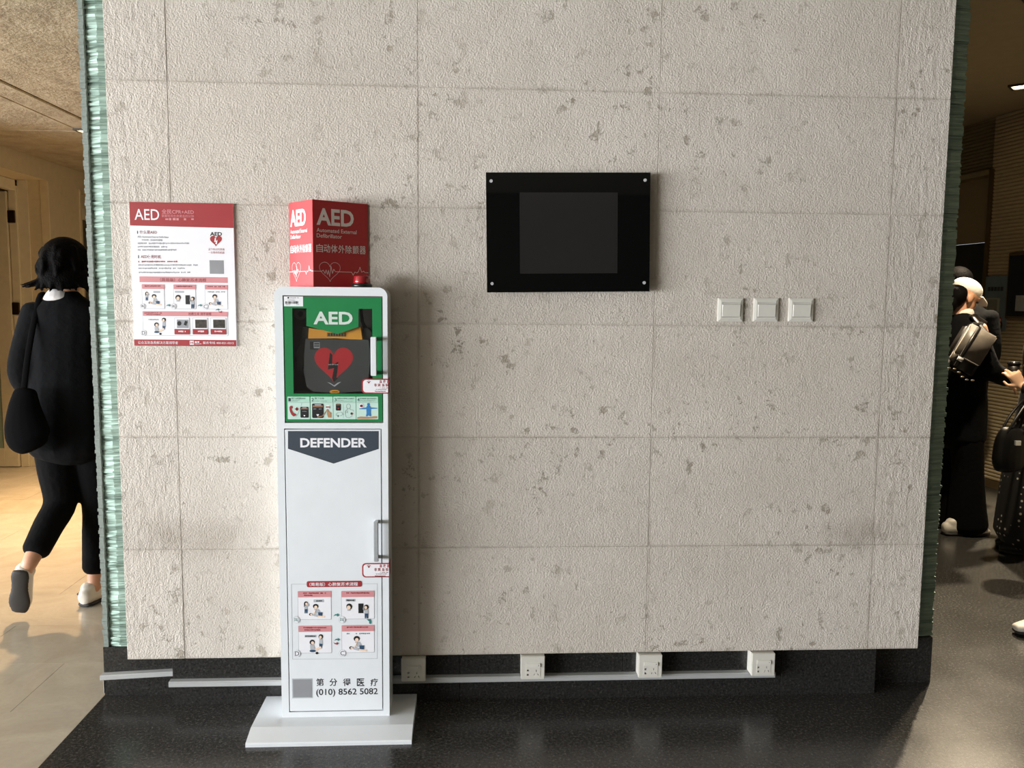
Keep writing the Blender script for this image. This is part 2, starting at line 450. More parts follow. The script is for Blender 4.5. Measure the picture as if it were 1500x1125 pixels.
# floors
struct(box('floor', -1.336, 6.0, -9.2, 9.0, -0.06, 0.0, GRAN))
fl2 = struct(box('floor_corridor', -9.6, -1.3365, -9.2, 9.0, -0.06, -0.003, mat('tile_grout', '#6F675A', 0.8)))
rt = random.Random(11); cnt = 0
yr = 0.004 - 0.4 * 8
row = 0
while yr < 6.6:
    off = -1.615 - (0.0 if row % 2 == 0 else 0.40)
    xa = -1.3365; xb = off
    while xa > -4.6:
        g = 0.0009
        box('floor_tile', xb + g, xa - g, yr + g, yr + 0.4 - g, -0.02, rt.uniform(-0.0002, 0.0002), MARB, fl2)
        xa = xb; xb = xa - 0.8
    yr += 0.4; row += 1

# ceilings: rough plaster slabs over the passage, smooth painted board over the hall
ce = struct(box('ceiling_passage', -6.6, -0.6, 0.12, 9.0, 2.625, 2.70, PLAS))
g = 0.007
for x0, x1 in ((-3.54, -2.662), (-2.662, -2.476), (-2.476, -1.5), (-1.5, -0.6)):
    for y0, y1 in ((0.12, 3.115), (3.115, 6.0), (6.0, 8.9)):
        if x0 == -2.662 and y0 == 0.12: z = 2.606
        else: z = 2.61
        box('ceiling_panel', x0 + g, x1 - g, y0 + g, y1 - g, z, 2.63, PLAS, ce, 0.006, 1)
struct(box('ceiling_hall', -9.6, 6.0, -9.2, 0.118, 2.99, 3.07, mat('ceiling_paint', '#8F8878', 0.8)))
struct(box('ceiling_lobby', 0.31, 6.0, 0.121, 9.0, 2.987, 3.06, mat('lobby_ceiling_paint', '#A39577', 0.7)))
struct(box('trim_1', -6.6, -1.3, 0.11, 0.119, 2.61, 2.99, CREAM))
# unseen wall added behind to keep passage and lobby lamplight apart
struct(box('wall_divider', 0.0, 0.3, 0.43, 8.8, 0.0, 2.985, mat('divider_paint', '#8A7C64', 0.7)))
struct(box('wall_back', -3.54, 6.0, 8.8, 8.95, 0.0, 2.985, mat('back_paint', '#B39A6E', 0.6)))

# passage wall with two deep doorways
WX = -3.549
wl = struct(box('wall_left', WX - 0.25, WX, 2.5, 3.3, 0.0, 2.62, CREAM))
box('wall_pier', WX - 0.25, WX, 4.44, 5.04, 0.0, 2.62, CREAM, wl)
box('wall_pier', WX - 0.25, WX, 6.0, 8.8, 0.0, 2.62, CREAM, wl)
box('lintel', WX - 0.25, WX, 3.3, 4.44, 2.45, 2.62, CREAM, wl)
box('lintel', WX - 0.25, WX, 5.04, 6.0, 2.45, 2.62, CREAM, wl)
struct(box('wall_left_hall', -9.6, WX - 0.25, 2.5, 2.65, 0.0, 2.985, CREAM))
struct(box('wall_inner_room', -6.6, -6.5, 2.65, 8.8, 0.0, 2.62, CREAM))
struct(box('wall_inner_room_end', -6.5, WX - 0.25, 5.9, 6.0, 0.0, 2.62, CREAM))
DOORP = mat('door_paint', '#D6CDB4', 0.4); BRASS = mat('hinge_bronze', '#3A2A16', 0.4, 0.8)
d1 = struct(box('door_1', WX - 0.31, WX - 0.245, 4.405, 4.437, 0.0, 2.40, DOORP, None, 0.003, 1))   # far jamb lining
box('frame_head', WX - 0.31, WX - 0.245, 3.31, 4.405, 2.36, 2.448, DOORP, d1, 0.003, 1)
box('frame_stop', WX - 0.245, WX - 0.16, 4.428, 4.4395, 0.0, 2.448, DOORP, d1, 0.002, 1)
box('architrave', WX - 0.06, WX + 0.012, 4.43, 4.50, 0.0, 2.45, CREAM, d1, 0.003, 1)
# open leaf, seen through the opening
leaf = box('door_leaf', -4.72, -4.60, 4.385, 4.425, 0.006, 2.35, DOORP, d1, 0.002, 1)
for nm, a in (('stile', (-3.985, -3.866, 4.385, 4.425, 0.006, 2.35)), ('bottom_rail', (-4.60, -3.985, 4.385, 4.425, 0.006, 0.165)), ('top_rail', (-4.60, -3.985, 4.385, 4.425, 2.22, 2.35))):
    box(nm, *a, DOORP, leaf, 0.002, 1)
FROST = mat('frosted_glass', '#8FA394', 0.25, var=0.12, scale=2.5)
box('glass_pane', -4.60, -3.985, 4.40, 4.412, 0.165, 2.22, FROST, leaf)
for zc in (2.141, 1.369, 0.35):
    box('hinge', -3.865, -3.805, 4.392, 4.44, zc - 0.052, zc + 0.052, BRASS, d1, 0.004, 1)
d2 = struct(box('door_2', WX - 0.25, WX - 0.19, 5.06, 5.98, 0.0, 2.22, mat('dark_door', '#4C4632', 0.4)))
box('transom_panel', WX - 0.22, WX - 0.16, 5.045, 5.99, 2.22, 2.33, DOORP, d2, 0.004, 1)
box('transom_bar', WX - 0.19, WX - 0.13, 5.045, 5.99, 2.33, 2.449, CREAM, d2, 0.004, 1)
box('architrave', WX - 0.02, WX + 0.012, 5.0, 5.04, 0.0, 2.45, CREAM, d2, 0.003, 1)

# lobby wall clad in round horizontal ribs; its own frame: origin at the skirting, y along the wall
RM = Matrix.Translation((4.247, 3.652, 0.0)) @ Matrix.Rotation(0.0997, 4, 'Z')
RIBM = mat('rib_paint', '#9C8C6C', 0.45, var=0.06)
wr = struct(box('wall_right', 0.014, 0.20, -6.0, 0.07, 0.0, 2.985, RIBM)); wr.matrix_basis = RM
def lob(name, *a, m=None, parent=wr, bev=0.0):
    o = box(name, *a, m, parent, bev, 1); o.matrix_parent_inverse = Matrix.Identity(4)
    return o
def ribs(y0, y1, z0, z1, pitch=0.029):
    bm = bmesh.new(); z = z0 + pitch / 2; R = pitch * 0.46
    while z + R < z1 + 0.004:
        A = []; B = []
        for i in range(7):
            t = math.pi * i / 6; p = (0.014 - R * math.sin(t) * 0.9, z - R * math.cos(t))
            A.append(bm.verts.new((p[0], y0, p[1]))); B.append(bm.verts.new((p[0], y1, p[1])))
        for i in range(6): bm.faces.new((A[i], B[i], B[i + 1], A[i + 1]))
        bm.faces.new(A[::-1]); bm.faces.new(B)
        z += pitch
    return bm
o = bm_obj('rib_cladding', ribs(-2.6, 0.07, 0.06, 2.985), RIBM, wr, True); o['kind'] = 'stuff'; o.matrix_parent_inverse = Matrix.Identity(4)
lob('wall_pier', 0.014, 0.20, 0.07, 3.0, 2.55, 2.985, m=RIBM)
o = bm_obj('rib_cladding', ribs(0.07, 3.0, 2.56, 2.985), RIBM, wr, True); o['kind'] = 'stuff'; o.matrix_parent_inverse = Matrix.Identity(4)
lob('skirting', -0.006, 0.014, -2.6, 0.07, 0.0, 0.058, m=mat('lobby_skirting', '#5D4E36', 0.4))
BRONZE = mat('bronze_frame', '#6B5735', 0.3, 0.6)
d3 = struct(lob('door_3', -0.012, 0.20, 0.045, 0.085, 0.0, 2.57, m=BRONZE))
lob('frame_head', -0.012, 0.20, 0.085, 2.6, 2.53, 2.57, m=mat('polished_frame', '#C8B48A', 0.15, 0.9), parent=d3)
lob('transom_panel', 0.10, 0.13, 0.085, 2.6, 2.0, 2.53, m=mat('transom_beige', '#9A8764', 0.5), parent=d3)
lob('door_leaf', 0.14, 0.18, 0.085, 1.0, 0.0, 2.0, m=mat('dark_leaf', '#1B1712', 0.35), parent=d3)
lob('door_leaf', 0.145, 0.18, 1.005, 2.6, 0.0, 2.0, m=mat('dark_leaf', '#1B1712', 0.35), parent=d3)

# hall around the viewer (daylight comes in through its openings)
HALL = mat('hall_wall', '#A39B8C', 0.7)
ws = struct(box('wall_side_hall', -9.6, -9.45, -9.2, 2.5, 2.62, 2.985, HALL))
box('wall_pier', -9.6, -9.45, 0.55, 2.5, 0.0, 2.62, HALL, ws)
w1 = struct(box('window_1', -9.56, -9.50, -8.79, -8.72, 0.0, 2.62, mat('window_metal', '#3B3D40', 0.4, 0.5)))
for y in (-7.0, -5.1, -3.2, -1.3, 0.515): box('mullion', -9.56, -9.50, y - 0.035, y + 0.035, 0.0, 2.62, MATS['window_metal'], w1)
we = struct(box('wall_entrance', -3.5, 6.0, -9.2, -9.0, 0.0, 2.985, mat('hall_dark', '#3A3530', 0.6)))
box('wall_pier', -9.45, -3.5, -9.2, -9.0, 0.0, 2.985, HALL, we)
struct(box('wall_right_hall', 5.0, 5.15, -9.0, -2.4, 0.0, 2.985, MATS['hall_dark']))
# ================================================================== OBJECTS
# ------------------------------------------------------------------ first-aid cabinet on its foot plate
YF = -0.13
cab = thing('defibrillator_cabinet', (-0.447, -0.07, 0.0), 'tall white floor-standing metal cabinet with green upper door and wide foot plate', 'cabinet')
bm = bmesh.new()
# foot plate: flat back, front chamfered down to a low lip
prof = [(-0.265, 0.0), (0.028, 0.0), (0.028, 0.031), (-0.192, 0.031), (-0.262, 0.014), (-0.265, 0.010)]
A = [bm.verts.new((-0.722, y, z)) for y, z in prof]; B = [bm.verts.new((-0.178, y, z)) for y, z in prof]
bm.faces.new(A[::-1]); bm.faces.new(B)
for i in range(len(prof)):
    j = (i + 1) % len(prof); bm.faces.new((A[i], A[j], B[j], B[i]))
bmesh.ops.recalc_face_normals(bm, faces=list(bm.faces)); bm_obj('foot_plate', bm, WHITE, cab)
bm = bmesh.new(); prism(bm, round_rect(-0.632, -0.263, 0.030, 1.510, 0.030, 8, (0, 1, 1, 0)), YF, -0.002)
bmesh.ops.recalc_face_normals(bm, faces=list(bm.faces)); body = bm_obj('cabinet_body', bm, WHITE, cab)
cut = bmesh.new(); add_box(cut, -0.6045, -0.2785, -0.2, -0.012, 1.0585, 1.4815); add_box(cut, -0.6075, -0.2845, -0.2, -0.110, 0.0495, 1.0395)
bmesh.ops.recalc_face_normals(cut, faces=list(cut.faces)); cuto = bm_obj('cutter', cut)
md = body.modifiers.new('b', 'BOOLEAN'); md.operation = 'DIFFERENCE'; md.object = cuto; md.solver = 'EXACT'
me = evaluated(body); body.modifiers.clear(); body.data = me; me.materials.clear(); me.materials.append(WHITE); bpy.data.objects.remove(cuto)
LINER = mat('dark_liner', '#77716C', 0.6)
bm = bmesh.new()
for a in ((-0.604, -0.279, -0.018, -0.0125, 1.059, 1.481), (-0.604, -0.600, -0.117, -0.018, 1.059, 1.481), (-0.283, -0.279, -0.117, -0.018, 1.059, 1.481), (-0.6, -0.283, -0.117, -0.018, 1.059, 1.063), (-0.6, -0.283, -0.117, -0.018, 1.477, 1.481)):
    add_box(bm, *a)
bm_obj('compartment_liner', bm, LINER, cab)
box('compartment_shelf', -0.598, -0.285, -0.115, -0.02, 1.150, 1.156, LINER, cab)
GREEN = mat('door_green', '#1E7A45', 0.35, var=0.02)
gd = ring('upper_door', (-0.6010, -0.2815, 1.0620, 1.4775), (-0.574, -0.313, 1.157, 1.4395), -0.1296, -0.121, GREEN, cab)
k = NT('clear_glass'); tr = k.n('ShaderNodeBsdfTransparent'); gls = k.n('ShaderNodeBsdfGlossy', Roughness=0.02); fr = k.n('ShaderNodeLayerWeight', Blend=0.5)
mx = k.n('ShaderNodeMixShader'); k.l(k.math('ADD', k.math('MULTIPLY', k.math('POWER', fr.outputs['Facing'], 5.0), 0.9), 0.045), mx.inputs[0]); k.l(tr.outputs[0], mx.inputs[1]); k.l(gls.outputs[0], mx.inputs[2])
k.l(mx.outputs[0], k.t.nodes['Material Output'].inputs['Surface']); k.t.nodes.remove(k.b)
tr.inputs[0].default_value = (0.96, 0.97, 0.96, 1); CLEAR = k.m
box('glass_pane', -0.574, -0.313, -0.1262, -0.1242, 1.157, 1.4395, CLEAR, gd)
ld = box('lower_door', -0.6045, -0.2875, -0.1298, -0.112, 0.0525, 1.0365, WHITE, cab, 0.001, 1)
zd = zoomer(395, 410, 590, 630, 997, 1125); zq = zoomer(415, 570, 575, 690, 1500, 1125)
zl = zoomer(395, 610, 590, 860, 878, 1125); zf = zoomer(355, 820, 620, 1105, 1046, 1125)
fg = Face((0, -0.1266, 0), (1, 0, 0)); fd = Face((0, -0.1296, 0), (1, 0, 0)); fl = Face((0, -0.1298, 0), (1, 0, 0))
# writing printed on the window
P = Print(fg, zd)
P.zpoly([(275, 212), (665, 212), (665, 352), (510, 405), (275, 345)], GREEN, 0)
P.text('AED', 328, 238, 622, 334, mat('print_pale', '#C7D3CC', 0.4), 2, 0.028); P.build('window_lettering', gd)
# barcode label, four instruction pictures
P = Print(fd, zd); P.rect(107, 124, 250, 198, WHP, 1)
P.rect(134, 128, 146, 140, BLK, 2); P.strip(155, 130, 220, 138, GREYP, 2); P.strip(135, 148, 190, 154, GREYP, 2)
x = 118
while x < 215:
    wv = random.choice((3, 5, 7)); P.rect(x, 160, min(x + wv, 216), 179, BLK, 2); x += wv + random.choice((3, 4, 6))
P.strip(120, 183, 155, 188, GREYP, 2); P.strip(200, 183, 220, 188, GREYP, 2); P.build('barcode_label', gd)
def card(P, x0, x1, num):
    P.rect(x0, 103, x1, 414, MINT, 1, 0.002); P.rect(x0 + 4, 107, x1 - 4, 182, MINT2, 2); P.rect(x0 + 8, 184, x1 - 8, 187, GREYP, 3)
    P.text(num, x0 + 12, 122, x0 + 44, 168, SLATE, 3)
for n, (a, b) in enumerate(((58, 365), (375, 682), (688, 996), (1003, 1304))):
    P = Print(fd, zq); card(P, a, b, str(n + 1))
    if n == 0:
        P.text('拨打120和通知AED', 110, 115, 304, 138, SLATE, 3); P.strip(110, 146, 225, 154, GREYP, 3); P.strip(110, 159, 200, 167, GREYP, 3)
        P.zpoly([(85, 245), (100, 228), (122, 228), (130, 245), (126, 262), (114, 268), (120, 290), (138, 322), (152, 332), (165, 335), (180, 352), (160, 370), (138, 374), (112, 350), (93, 310), (85, 275)], REDP, 3)
        P.rect(162, 264, 210, 282, REDP, 3); P.rect(177, 248, 195, 298, REDP, 3)
        P.outline([(255, 190), (238, 250), (205, 330), (170, 385)], 3, GREYP, 3, False)
        P.rect(235, 243, 347, 392, BLK, 3, 0.003); P.rect(243, 262, 338, 276, mat('print_brown', '#8A6A55', 0.4), 4); P.rect(262, 250, 318, 260, LGREY, 4); P.heart(291, 366, 24, 22, WHP, 4); P.strip(262, 300, 322, 310, GREYP, 4)
    if n == 1:
        P.text('取下设备', 432, 115, 562, 138, SLATE, 3); P.strip(424, 159, 600, 168, GREYP, 3)
        P.rect(396, 198, 553, 396, BLK, 3, 0.004); P.rect(405, 222, 545, 248, mat('print_brown', '#8A6A55', 0.4), 4); P.rect(432, 208, 520, 222, LGREY, 4); P.heart(474, 358, 34, 30, WHP, 4)
        P.strip(415, 265, 460, 278, GREYP, 4); P.strip(490, 265, 535, 278, GREYP, 4)
        P.outline([(470, 385), (540, 368), (575, 320), (605, 275)], 10, TANP, 5, False)
        P.ell(612, 246, 32, 27, WHP, 3); P.rect(584, 236, 640, 256, mat('print_brown', '#8A6A55', 0.4), 4)
        P.zpoly([(600, 285), (614, 278), (626, 308), (655, 322), (655, 390), (618, 390), (600, 345)], TANP, 4)
    if n == 2:
        P.text('按图示位置贴上电极片', 740, 118, 975, 138, SLATE, 3); P.strip(740, 150, 830, 157, GREYP, 3); P.strip(740, 163, 950, 170, GREYP, 3)
        P.rect(722, 200, 790, 294, BLK, 3, 0.003); P.rect(730, 208, 782, 220, mat('print_brown', '#8A6A55', 0.4), 4); P.heart(756, 268, 22, 20, REDP, 4)
        P.rect(822, 205, 825, 395, GREYP, 3)
        P.outline([(725, 345), (745, 320), (800, 318), (818, 345), (800, 360), (755, 372), (725, 360)], 4, GREYP, 3); P.rect(748, 355, 756, 384, BLK, 3)
        P.outline([(868 + 28 * math.cos(t * 0.5) + 26, 235 + 32 * math.sin(t * 0.5)) for t in range(13)], 4, GREYP, 3)
        P.outline([(880, 262), (880, 278), (852, 300), (850, 350), (865, 385), (905, 392), (940, 370), (950, 330)], 4, GREYP, 3, False)
        P.outline([(912, 262), (918, 280), (955, 285), (965, 302)], 4, GREYP, 3, False); P.outline([(850, 300), (880, 300), (880, 325), (850, 325)], 4, GREYP, 3)
        P.ell(938, 335, 16, 17, DKRED, 4)
    if n == 3:
        P.text('请勿触摸 遵从语音提示', 1052, 118, 1282, 138, SLATE, 3); P.strip(1052, 150, 1270, 157, GREYP, 3); P.strip(1052, 163, 1250, 170, GREYP, 3)
        P.ell(1072, 230, 32, 28, WHP, 3); P.ell(1072, 230, 20, 18, DKRED, 4)
        P.ell(1168, 208, 17, 18, BLUEP, 4)
        P.zpoly([(1155, 222), (1182, 222), (1196, 250), (1290, 258), (1290, 268), (1200, 272), (1198, 330), (1205, 372), (1180, 372), (1170, 345), (1158, 372), (1133, 372), (1143, 330), (1140, 275), (1045, 275), (1045, 264), (1140, 250)], BLUEP, 4)
        P.zpoly([(1015, 388), (1060, 376), (1200, 380), (1245, 370), (1285, 372), (1285, 400), (1180, 408), (1015, 408)], TANP, 3)
    P.build('instruction_card', gd)
# lower door print
P = Print(fl, zl); P.zpoly([(121, 96), (719, 96), (719, 214), (422, 311), (121, 213)], SLATE, 1)
P.text('DEFENDER', 202, 143, 640, 204, WHP, 2, 0.03); P.build('name_shield', ld)
def girl(P, x, y, s, L=4, facing=1):
    P.ell(x, y, 0.30 * s, 0.32 * s, BLK, L); P.ell(x + 0.08 * s * facing, y + 0.06 * s, 0.19 * s, 0.21 * s, SKINP, L + 1)
    P.zpoly([(x - 0.22 * s, y + 0.3 * s), (x + 0.22 * s, y + 0.3 * s), (x + 0.27 * s, y + 0.85 * s), (x - 0.24 * s, y + 0.85 * s)], LGREY, L)
    P.rect(x - 0.3 * s, y - 0.02 * s, x - 0.16 * s, y + 0.5 * s, BLK, L)
    P.zpoly([(x - 0.22 * s, y + 0.85 * s), (x + 0.25 * s, y + 0.85 * s), (x + 0.22 * s, y + 1.5 * s), (x + 0.06 * s, y + 1.5 * s), (x, y + 1.0 * s), (x - 0.06 * s, y + 1.5 * s), (x - 0.2 * s, y + 1.5 * s)], NAVY, L)
    P.outline([(x + 0.1 * s * facing, y + 0.45 * s), (x + 0.42 * s * facing, y + 0.3 * s), (x + 0.36 * s * facing, y + 0.05 * s)], 0.11 * s, LGREY, L + 1, False)
def rescue(P, x, y, s, L=4):
    """one figure kneeling over another who lies on the ground"""
    P.ell(x, y, 0.34 * s, 0.30 * s, BLK, L); P.ell(x + 0.02 * s, y + 0.12 * s, 0.2 * s, 0.2 * s, SKINP, L + 1)
    P.zpoly([(x - 0.2 * s, y + 0.32 * s), (x + 0.35 * s, y + 0.35 * s), (x + 0.6 * s, y + 0.8 * s), (x + 0.1 * s, y + 0.95 * s)], LGREY, L)
    P.zpoly([(x + 0.3 * s, y + 0.75 * s), (x + 0.85 * s, y + 0.75 * s), (x + 0.8 * s, y + 1.2 * s), (x + 0.35 * s, y + 1.15 * s)], NAVY, L + 1)
    P.outline([(x, y + 0.45 * s), (x - 0.2 * s, y + 0.95 * s)], 0.12 * s, SKINP, L + 2, False)
    P.ell(x - 0.62 * s, y + 1.02 * s, 0.2 * s, 0.17 * s, BLK, L); P.ell(x - 0.55 * s, y + 1.04 * s, 0.13 * s, 0.13 * s, SKINP, L + 1)
    P.zpoly([(x - 0.42 * s, y + 0.9 * s), (x + 0.3 * s, y + 1.05 * s), (x + 0.25 * s, y + 1.35 * s), (x - 0.35 * s, y + 1.2 * s)], LGREY, L)
    P.zpoly([(x + 0.25 * s, y + 1.1 * s), (x + 1.15 * s, y + 1.25 * s), (x + 1.1 * s, y + 1.42 * s), (x + 0.25 * s, y + 1.35 * s)], SKINP, L)
def shock(P, x, y, s, L=4):
    """two helpers beside the patient"""
    girl_h = s
    P.ell(x, y, 0.3 * s, 0.3 * s, BLK, L); P.ell(x + 0.05 * s, y + 0.07 * s, 0.18 * s, 0.19 * s, SKINP, L + 1)
    P.zpoly([(x - 0.25 * s, y + 0.3 * s), (x + 0.2 * s, y + 0.3 * s), (x + 0.35 * s, y + 0.85 * s), (x - 0.2 * s, y + 0.95 * s)], LGREY, L); P.ell(x + 0.05 * s, y + 1.0 * s, 0.35 * s, 0.14 * s, NAVY, L + 1)
    P.ell(x + 1.0 * s, y - 0.65 * s, 0.27 * s, 0.28 * s, BLK, L); P.ell(x + 0.96 * s, y - 0.58 * s, 0.16 * s, 0.18 * s, SKINP, L + 1)
    P.zpoly([(x + 0.82 * s, y - 0.38 * s), (x + 1.2 * s, y - 0.38 * s), (x + 1.22 * s, y + 0.2 * s), (x + 0.8 * s, y + 0.15 * s)], LGREY, L)
    P.zpoly([(x + 0.8 * s, y + 0.15 * s), (x + 1.22 * s, y + 0.2 * s), (x + 1.1 * s, y + 0.7 * s), (x + 0.85 * s, y + 0.6 * s)], NAVY, L)
    P.zpoly([(x + 0.3 * s, y + 0.75 * s), (x + 1.0 * s, y + 0.45 * s), (x + 1.1 * s, y + 0.65 * s), (x + 0.45 * s, y + 1.0 * s)], SKINP, L + 1)
    P.ell(x + 0.55 * s, y + 1.25 * s, 0.16 * s, 0.14 * s, BLK, L)
def arrow(P, x, y, s, col, flip=1, L=4):
    P.zpoly([(x - s, y + 0.35 * s * flip), (x - 0.4 * s, y - 0.35 * s * flip), (x + 0.3 * s, y - 0.4 * s * flip), (x + 0.3 * s, y - 0.75 * s * flip), (x + s, y), (x + 0.3 * s, y + 0.5 * s * flip), (x + 0.3 * s, y + 0.1 * s * flip), (x - 0.3 * s, y + 0.05 * s * flip)], col, L)
P = Print(fl, zf)
bx = [(283, 143), (780, 137), (780, 572), (290, 575)]
a = P.aabb(283, 140, 780, 573)
P.outline([(283, 141), (780, 138), (780, 571), (290, 574)], 2.2, LGREY, 1)
P.rect(372, 122, 692, 157, REDP, 2, 0.006); P.text('（简易版）心肺复苏术流程', 388, 130, 668, 151, WHP, 3, 0.012)
P.build('procedure_frame', ld)
def step(P, x0, y0, x1, y1, hd):
    P.rect(x0, y0, x1, y1, LGREY, 1, 0.003); P.rect(x0 + 2.5, y0 + 2.5, x1 - 2.5, y1 - 2.5, WHP, 2, 0.003); P.rect(x0 + 1, y0, x1 - 1, y0 + hd, PINKP, 3, 0.002)
def badge(P, x, y, r, ch, m=SLATE):
    P.ell(x, y, r, r, LGREY, 4); P.ell(x, y, r * 0.92, r * 0.92, WHP, 5); P.text(ch, x - r * 0.6, y - r * 0.62, x + r * 0.55, y + r * 0.62, m, 6)
for n, (a, b, c, d) in enumerate(((321, 180, 515, 346), (572, 179, 764, 343), (324, 380, 517, 540), (574, 377, 764, 537))):
    P = Print(fl, zf); step(P, a, b, c, d, 36)
    P.strip(a + 30, b + 8, c - 30, b + 16, DKRED, 4)
    if n in (0, 2): P.strip(a + 36, b + 21, a + 85 + 45 * (n == 2), b + 29, DKRED, 4)
    if n == 0:
        P.rect(412, 229, 472, 245, LGREY, 3, 0.002); P.strip(420, 233, 466, 241, BLK, 4)
        girl(P, 368, 252, 38); rescue(P, 424, 268, 46); badge(P, 313, 346, 20, '叫', TEAL); arrow(P, 543, 320, 17, TEAL)
    elif n == 1:
        P.rect(598, 226, 655, 241, LGREY, 3, 0.002); P.strip(603, 229, 650, 238, BLK, 4)
        P.ell(618, 270, 17, 18, BLK, 4); P.ell(615, 275, 11, 12, SKINP, 5); P.rect(608, 284, 624, 294, LGREY, 4)
        P.rect(671, 252, 700, 308, BLK, 4); girl(P, 717, 272, 44, 5, -1); badge(P, 577, 345, 20, '叫', TEAL)
        P.zpoly([(718, 342), (738, 342), (744, 355), (744, 371), (732, 366), (734, 356)], TEAL, 6)
    elif n == 2:
        P.rect(360, 434, 429, 448, LGREY, 3, 0.002); P.strip(365, 437, 425, 445, BLK, 4); shock(P, 404, 476, 50); badge(P, 317, 541, 20, 'D')
        arrow(P, 547, 462, 16, TEAL); arrow(P, 541, 482, 15, REDP, -1)
    else:
        P.strip(603, 421, 740, 431, GREYP, 4); rescue(P, 661, 455, 52); badge(P, 579, 539, 20, 'C')
    P.build('procedure_step', ld)
P = Print(fl, zf); P.rect(288, 686, 406, 800, LGREY, 1); P.rect(294, 692, 400, 794, CODE, 2); P.build('code_square', ld)
P = Print(fl, zf)
for ch, xx in zip('第分得医疗', (427, 504, 582, 662, 740)): P.text(ch, xx, 686, xx + 44, 730, BLK, 1, 0.012)
P.text('(010) 8562 5082', 427, 744, 783, 791, BLK, 1, 0.010); P.build('phone_lettering', ld)
# paper seals that bridge door and frame and fold round the side
def seal(x0, z0, z1, zm, yb):
    pts = round_rect(x0, -0.2620, z0, z1, 0.012, 4, (0, 0, 1, 1))
    bm = bmesh.new(); prism(bm, pts, YF - 0.0022, YF - 0.0012)
    o = bm_obj('paper_seal', bm, REDP, cab)
    bm = bmesh.new(); add_box(bm, -0.2626, -0.2618, YF - 0.0022, YF + 0.05, z0, z1); bm_obj('seal_fold', bm, REDP, o)
    bm = bmesh.new(); prism(bm, round_rect(x0 + 0.0045, -0.2619, z0 + 0.004, z1 - 0.004, 0.010, 4, (0, 0, 1, 1)), YF - 0.0027, YF - 0.0022); bm_obj('seal_paper', bm, WHP, o)
    Q = Print(Face((0, YF - 0.0027, 0), (1, 0, 0)), zm)
    Q.heart(742, yb + 30, 17, 15, DKRED, 1); Q.outline([(728, yb + 22), (742, yb + 16), (757, yb + 22)], 3, DKRED, 1, False)
    for ch, xx in zip('急救器', (822, 850, 878)): Q.text(ch, xx, yb + 11, xx + 20, yb + 33, REDP, 1, 0.02)
    for ch, xx in zip('非紧急情', (782, 810, 840, 868)): Q.text(ch, xx, yb + 37, xx + 21, yb + 59, REDP, 1, 0.02)
    Q.strip(826, yb + 66, 892, yb + 72, DKRED, 1); Q.strip(795, yb + 77, 892, yb + 83, DKRED, 1); Q.strip(788, yb + 91, 870, yb + 98, BLK, 1, 5)
    Q.build('seal_lettering', o)
seal(-0.349, 1.158, 1.208, zd, 740)
seal(-0.353, 0.527, 0.577, lambda x, y: zoomer(395, 610, 590, 860, 878, 1125)((x - 700) * 0.8806 + 617, (y - 740) * 0.92 + 965), 740)
# pull handles
def pull(x0, x1, z0, z1, m, name):
    bm = bmesh.new()
    add_box(bm, x0, x1, -0.163, -0.153, z0, z1); add_box(bm, x0 + 0.002, x1 - 0.002, -0.154, -0.129, z0 + 0.002, z0 + 0.014); add_box(bm, x0 + 0.002, x1 - 0.002, -0.154, -0.129, z1 - 0.014, z1 - 0.002)
    bmesh.ops.bevel(bm, geom=list(bm.edges), offset=0.0016, segments=2, affect='EDGES')
    return bm_obj(name, bm, m, gd if z0 > 1.05 else ld)
ph = pull(-0.3155, -0.2965, 1.220, 1.348, WHITE, 'pull_handle')
pull(-0.3095, -0.2945, 0.591, 0.729, mat('brushed_steel', '#B4B8BB', 0.35, 0.35, var=0.05, scale=80), 'pull_handle')

# ------------------------------------------------------------------ defibrillator behind the window
aed = thing('defibrillator', (-0.44, -0.065, 1.156), 'dark grey portable defibrillator with orange top and red heart behind cabinet window', 'defibrillator')
CASE = mat('case_grey', '#414243', 0.45); STRAP = mat('case_black', '#1B1A1A', 0.5); ORNG = mat('case_orange', '#DB9A40', 0.4)
fa = Face((0, -0.112, 0), (1, 0, 0)); Pq = Print(fa, zd)
def slab(name, zpts, y0, y1, m, parent, bev=0.0):
    pts = [Pq.q(*p) for p in zpts]
    if sum(p[0] * q[1] - q[0] * p[1] for p, q in zip(pts, pts[1:] + pts[:1])) < 0: pts = pts[::-1]
    bm = bmesh.new(); prism(bm, pts, y0, y1)
    if bev: bmesh.ops.bevel(bm, geom=list(bm.edges), offset=bev, segments=2, affect='EDGES')
    return bm_obj(name, bm, m, parent)
slab('case', [(268, 440), (745, 448), (752, 560), (745, 700), (730, 800), (690, 835), (500, 850), (320, 835), (275, 800), (255, 690), (258, 560)], -0.112, -0.030, CASE, aed, 0.002)
slab('top_band', [(292, 360), (420, 378), (560, 378), (680, 350), (697, 452), (500, 438), (287, 440)], -0.110, -0.035, ORNG, aed, 0.001)
bm = bmesh.new()
slab('strap', [(240, 350), (290, 356), (284, 445), (258, 470), (245, 670), (215, 690), (185, 600), (205, 520), (235, 450)], -0.100, -0.060, STRAP, aed, 0.002)
slab('strap', [(694, 362), (735, 360), (768, 400), (765, 520), (745, 560), (742, 450), (697, 446)], -0.100, -0.060, STRAP, aed, 0.002)
slab('strap', [(660, 215), (680, 215), (690, 320), (720, 362), (690, 368), (668, 310)], -0.070, -0.055, STRAP, aed, 0.001)
Pq = Print(fa, zd)
Pq.heart(480, 640, 290, 268, mat('emblem_red', '#B22C33', 0.4), 1)
Pq.zpoly([(452, 545), (470, 560), (468, 640), (515, 612), (500, 735), (514, 735), (480, 765), (468, 735), (482, 660), (436, 672), (446, 590)], STRAP, 2)
Pq.strip(440, 628, 515, 640, GREYP, 3); Pq.build('heart_emblem', aed)
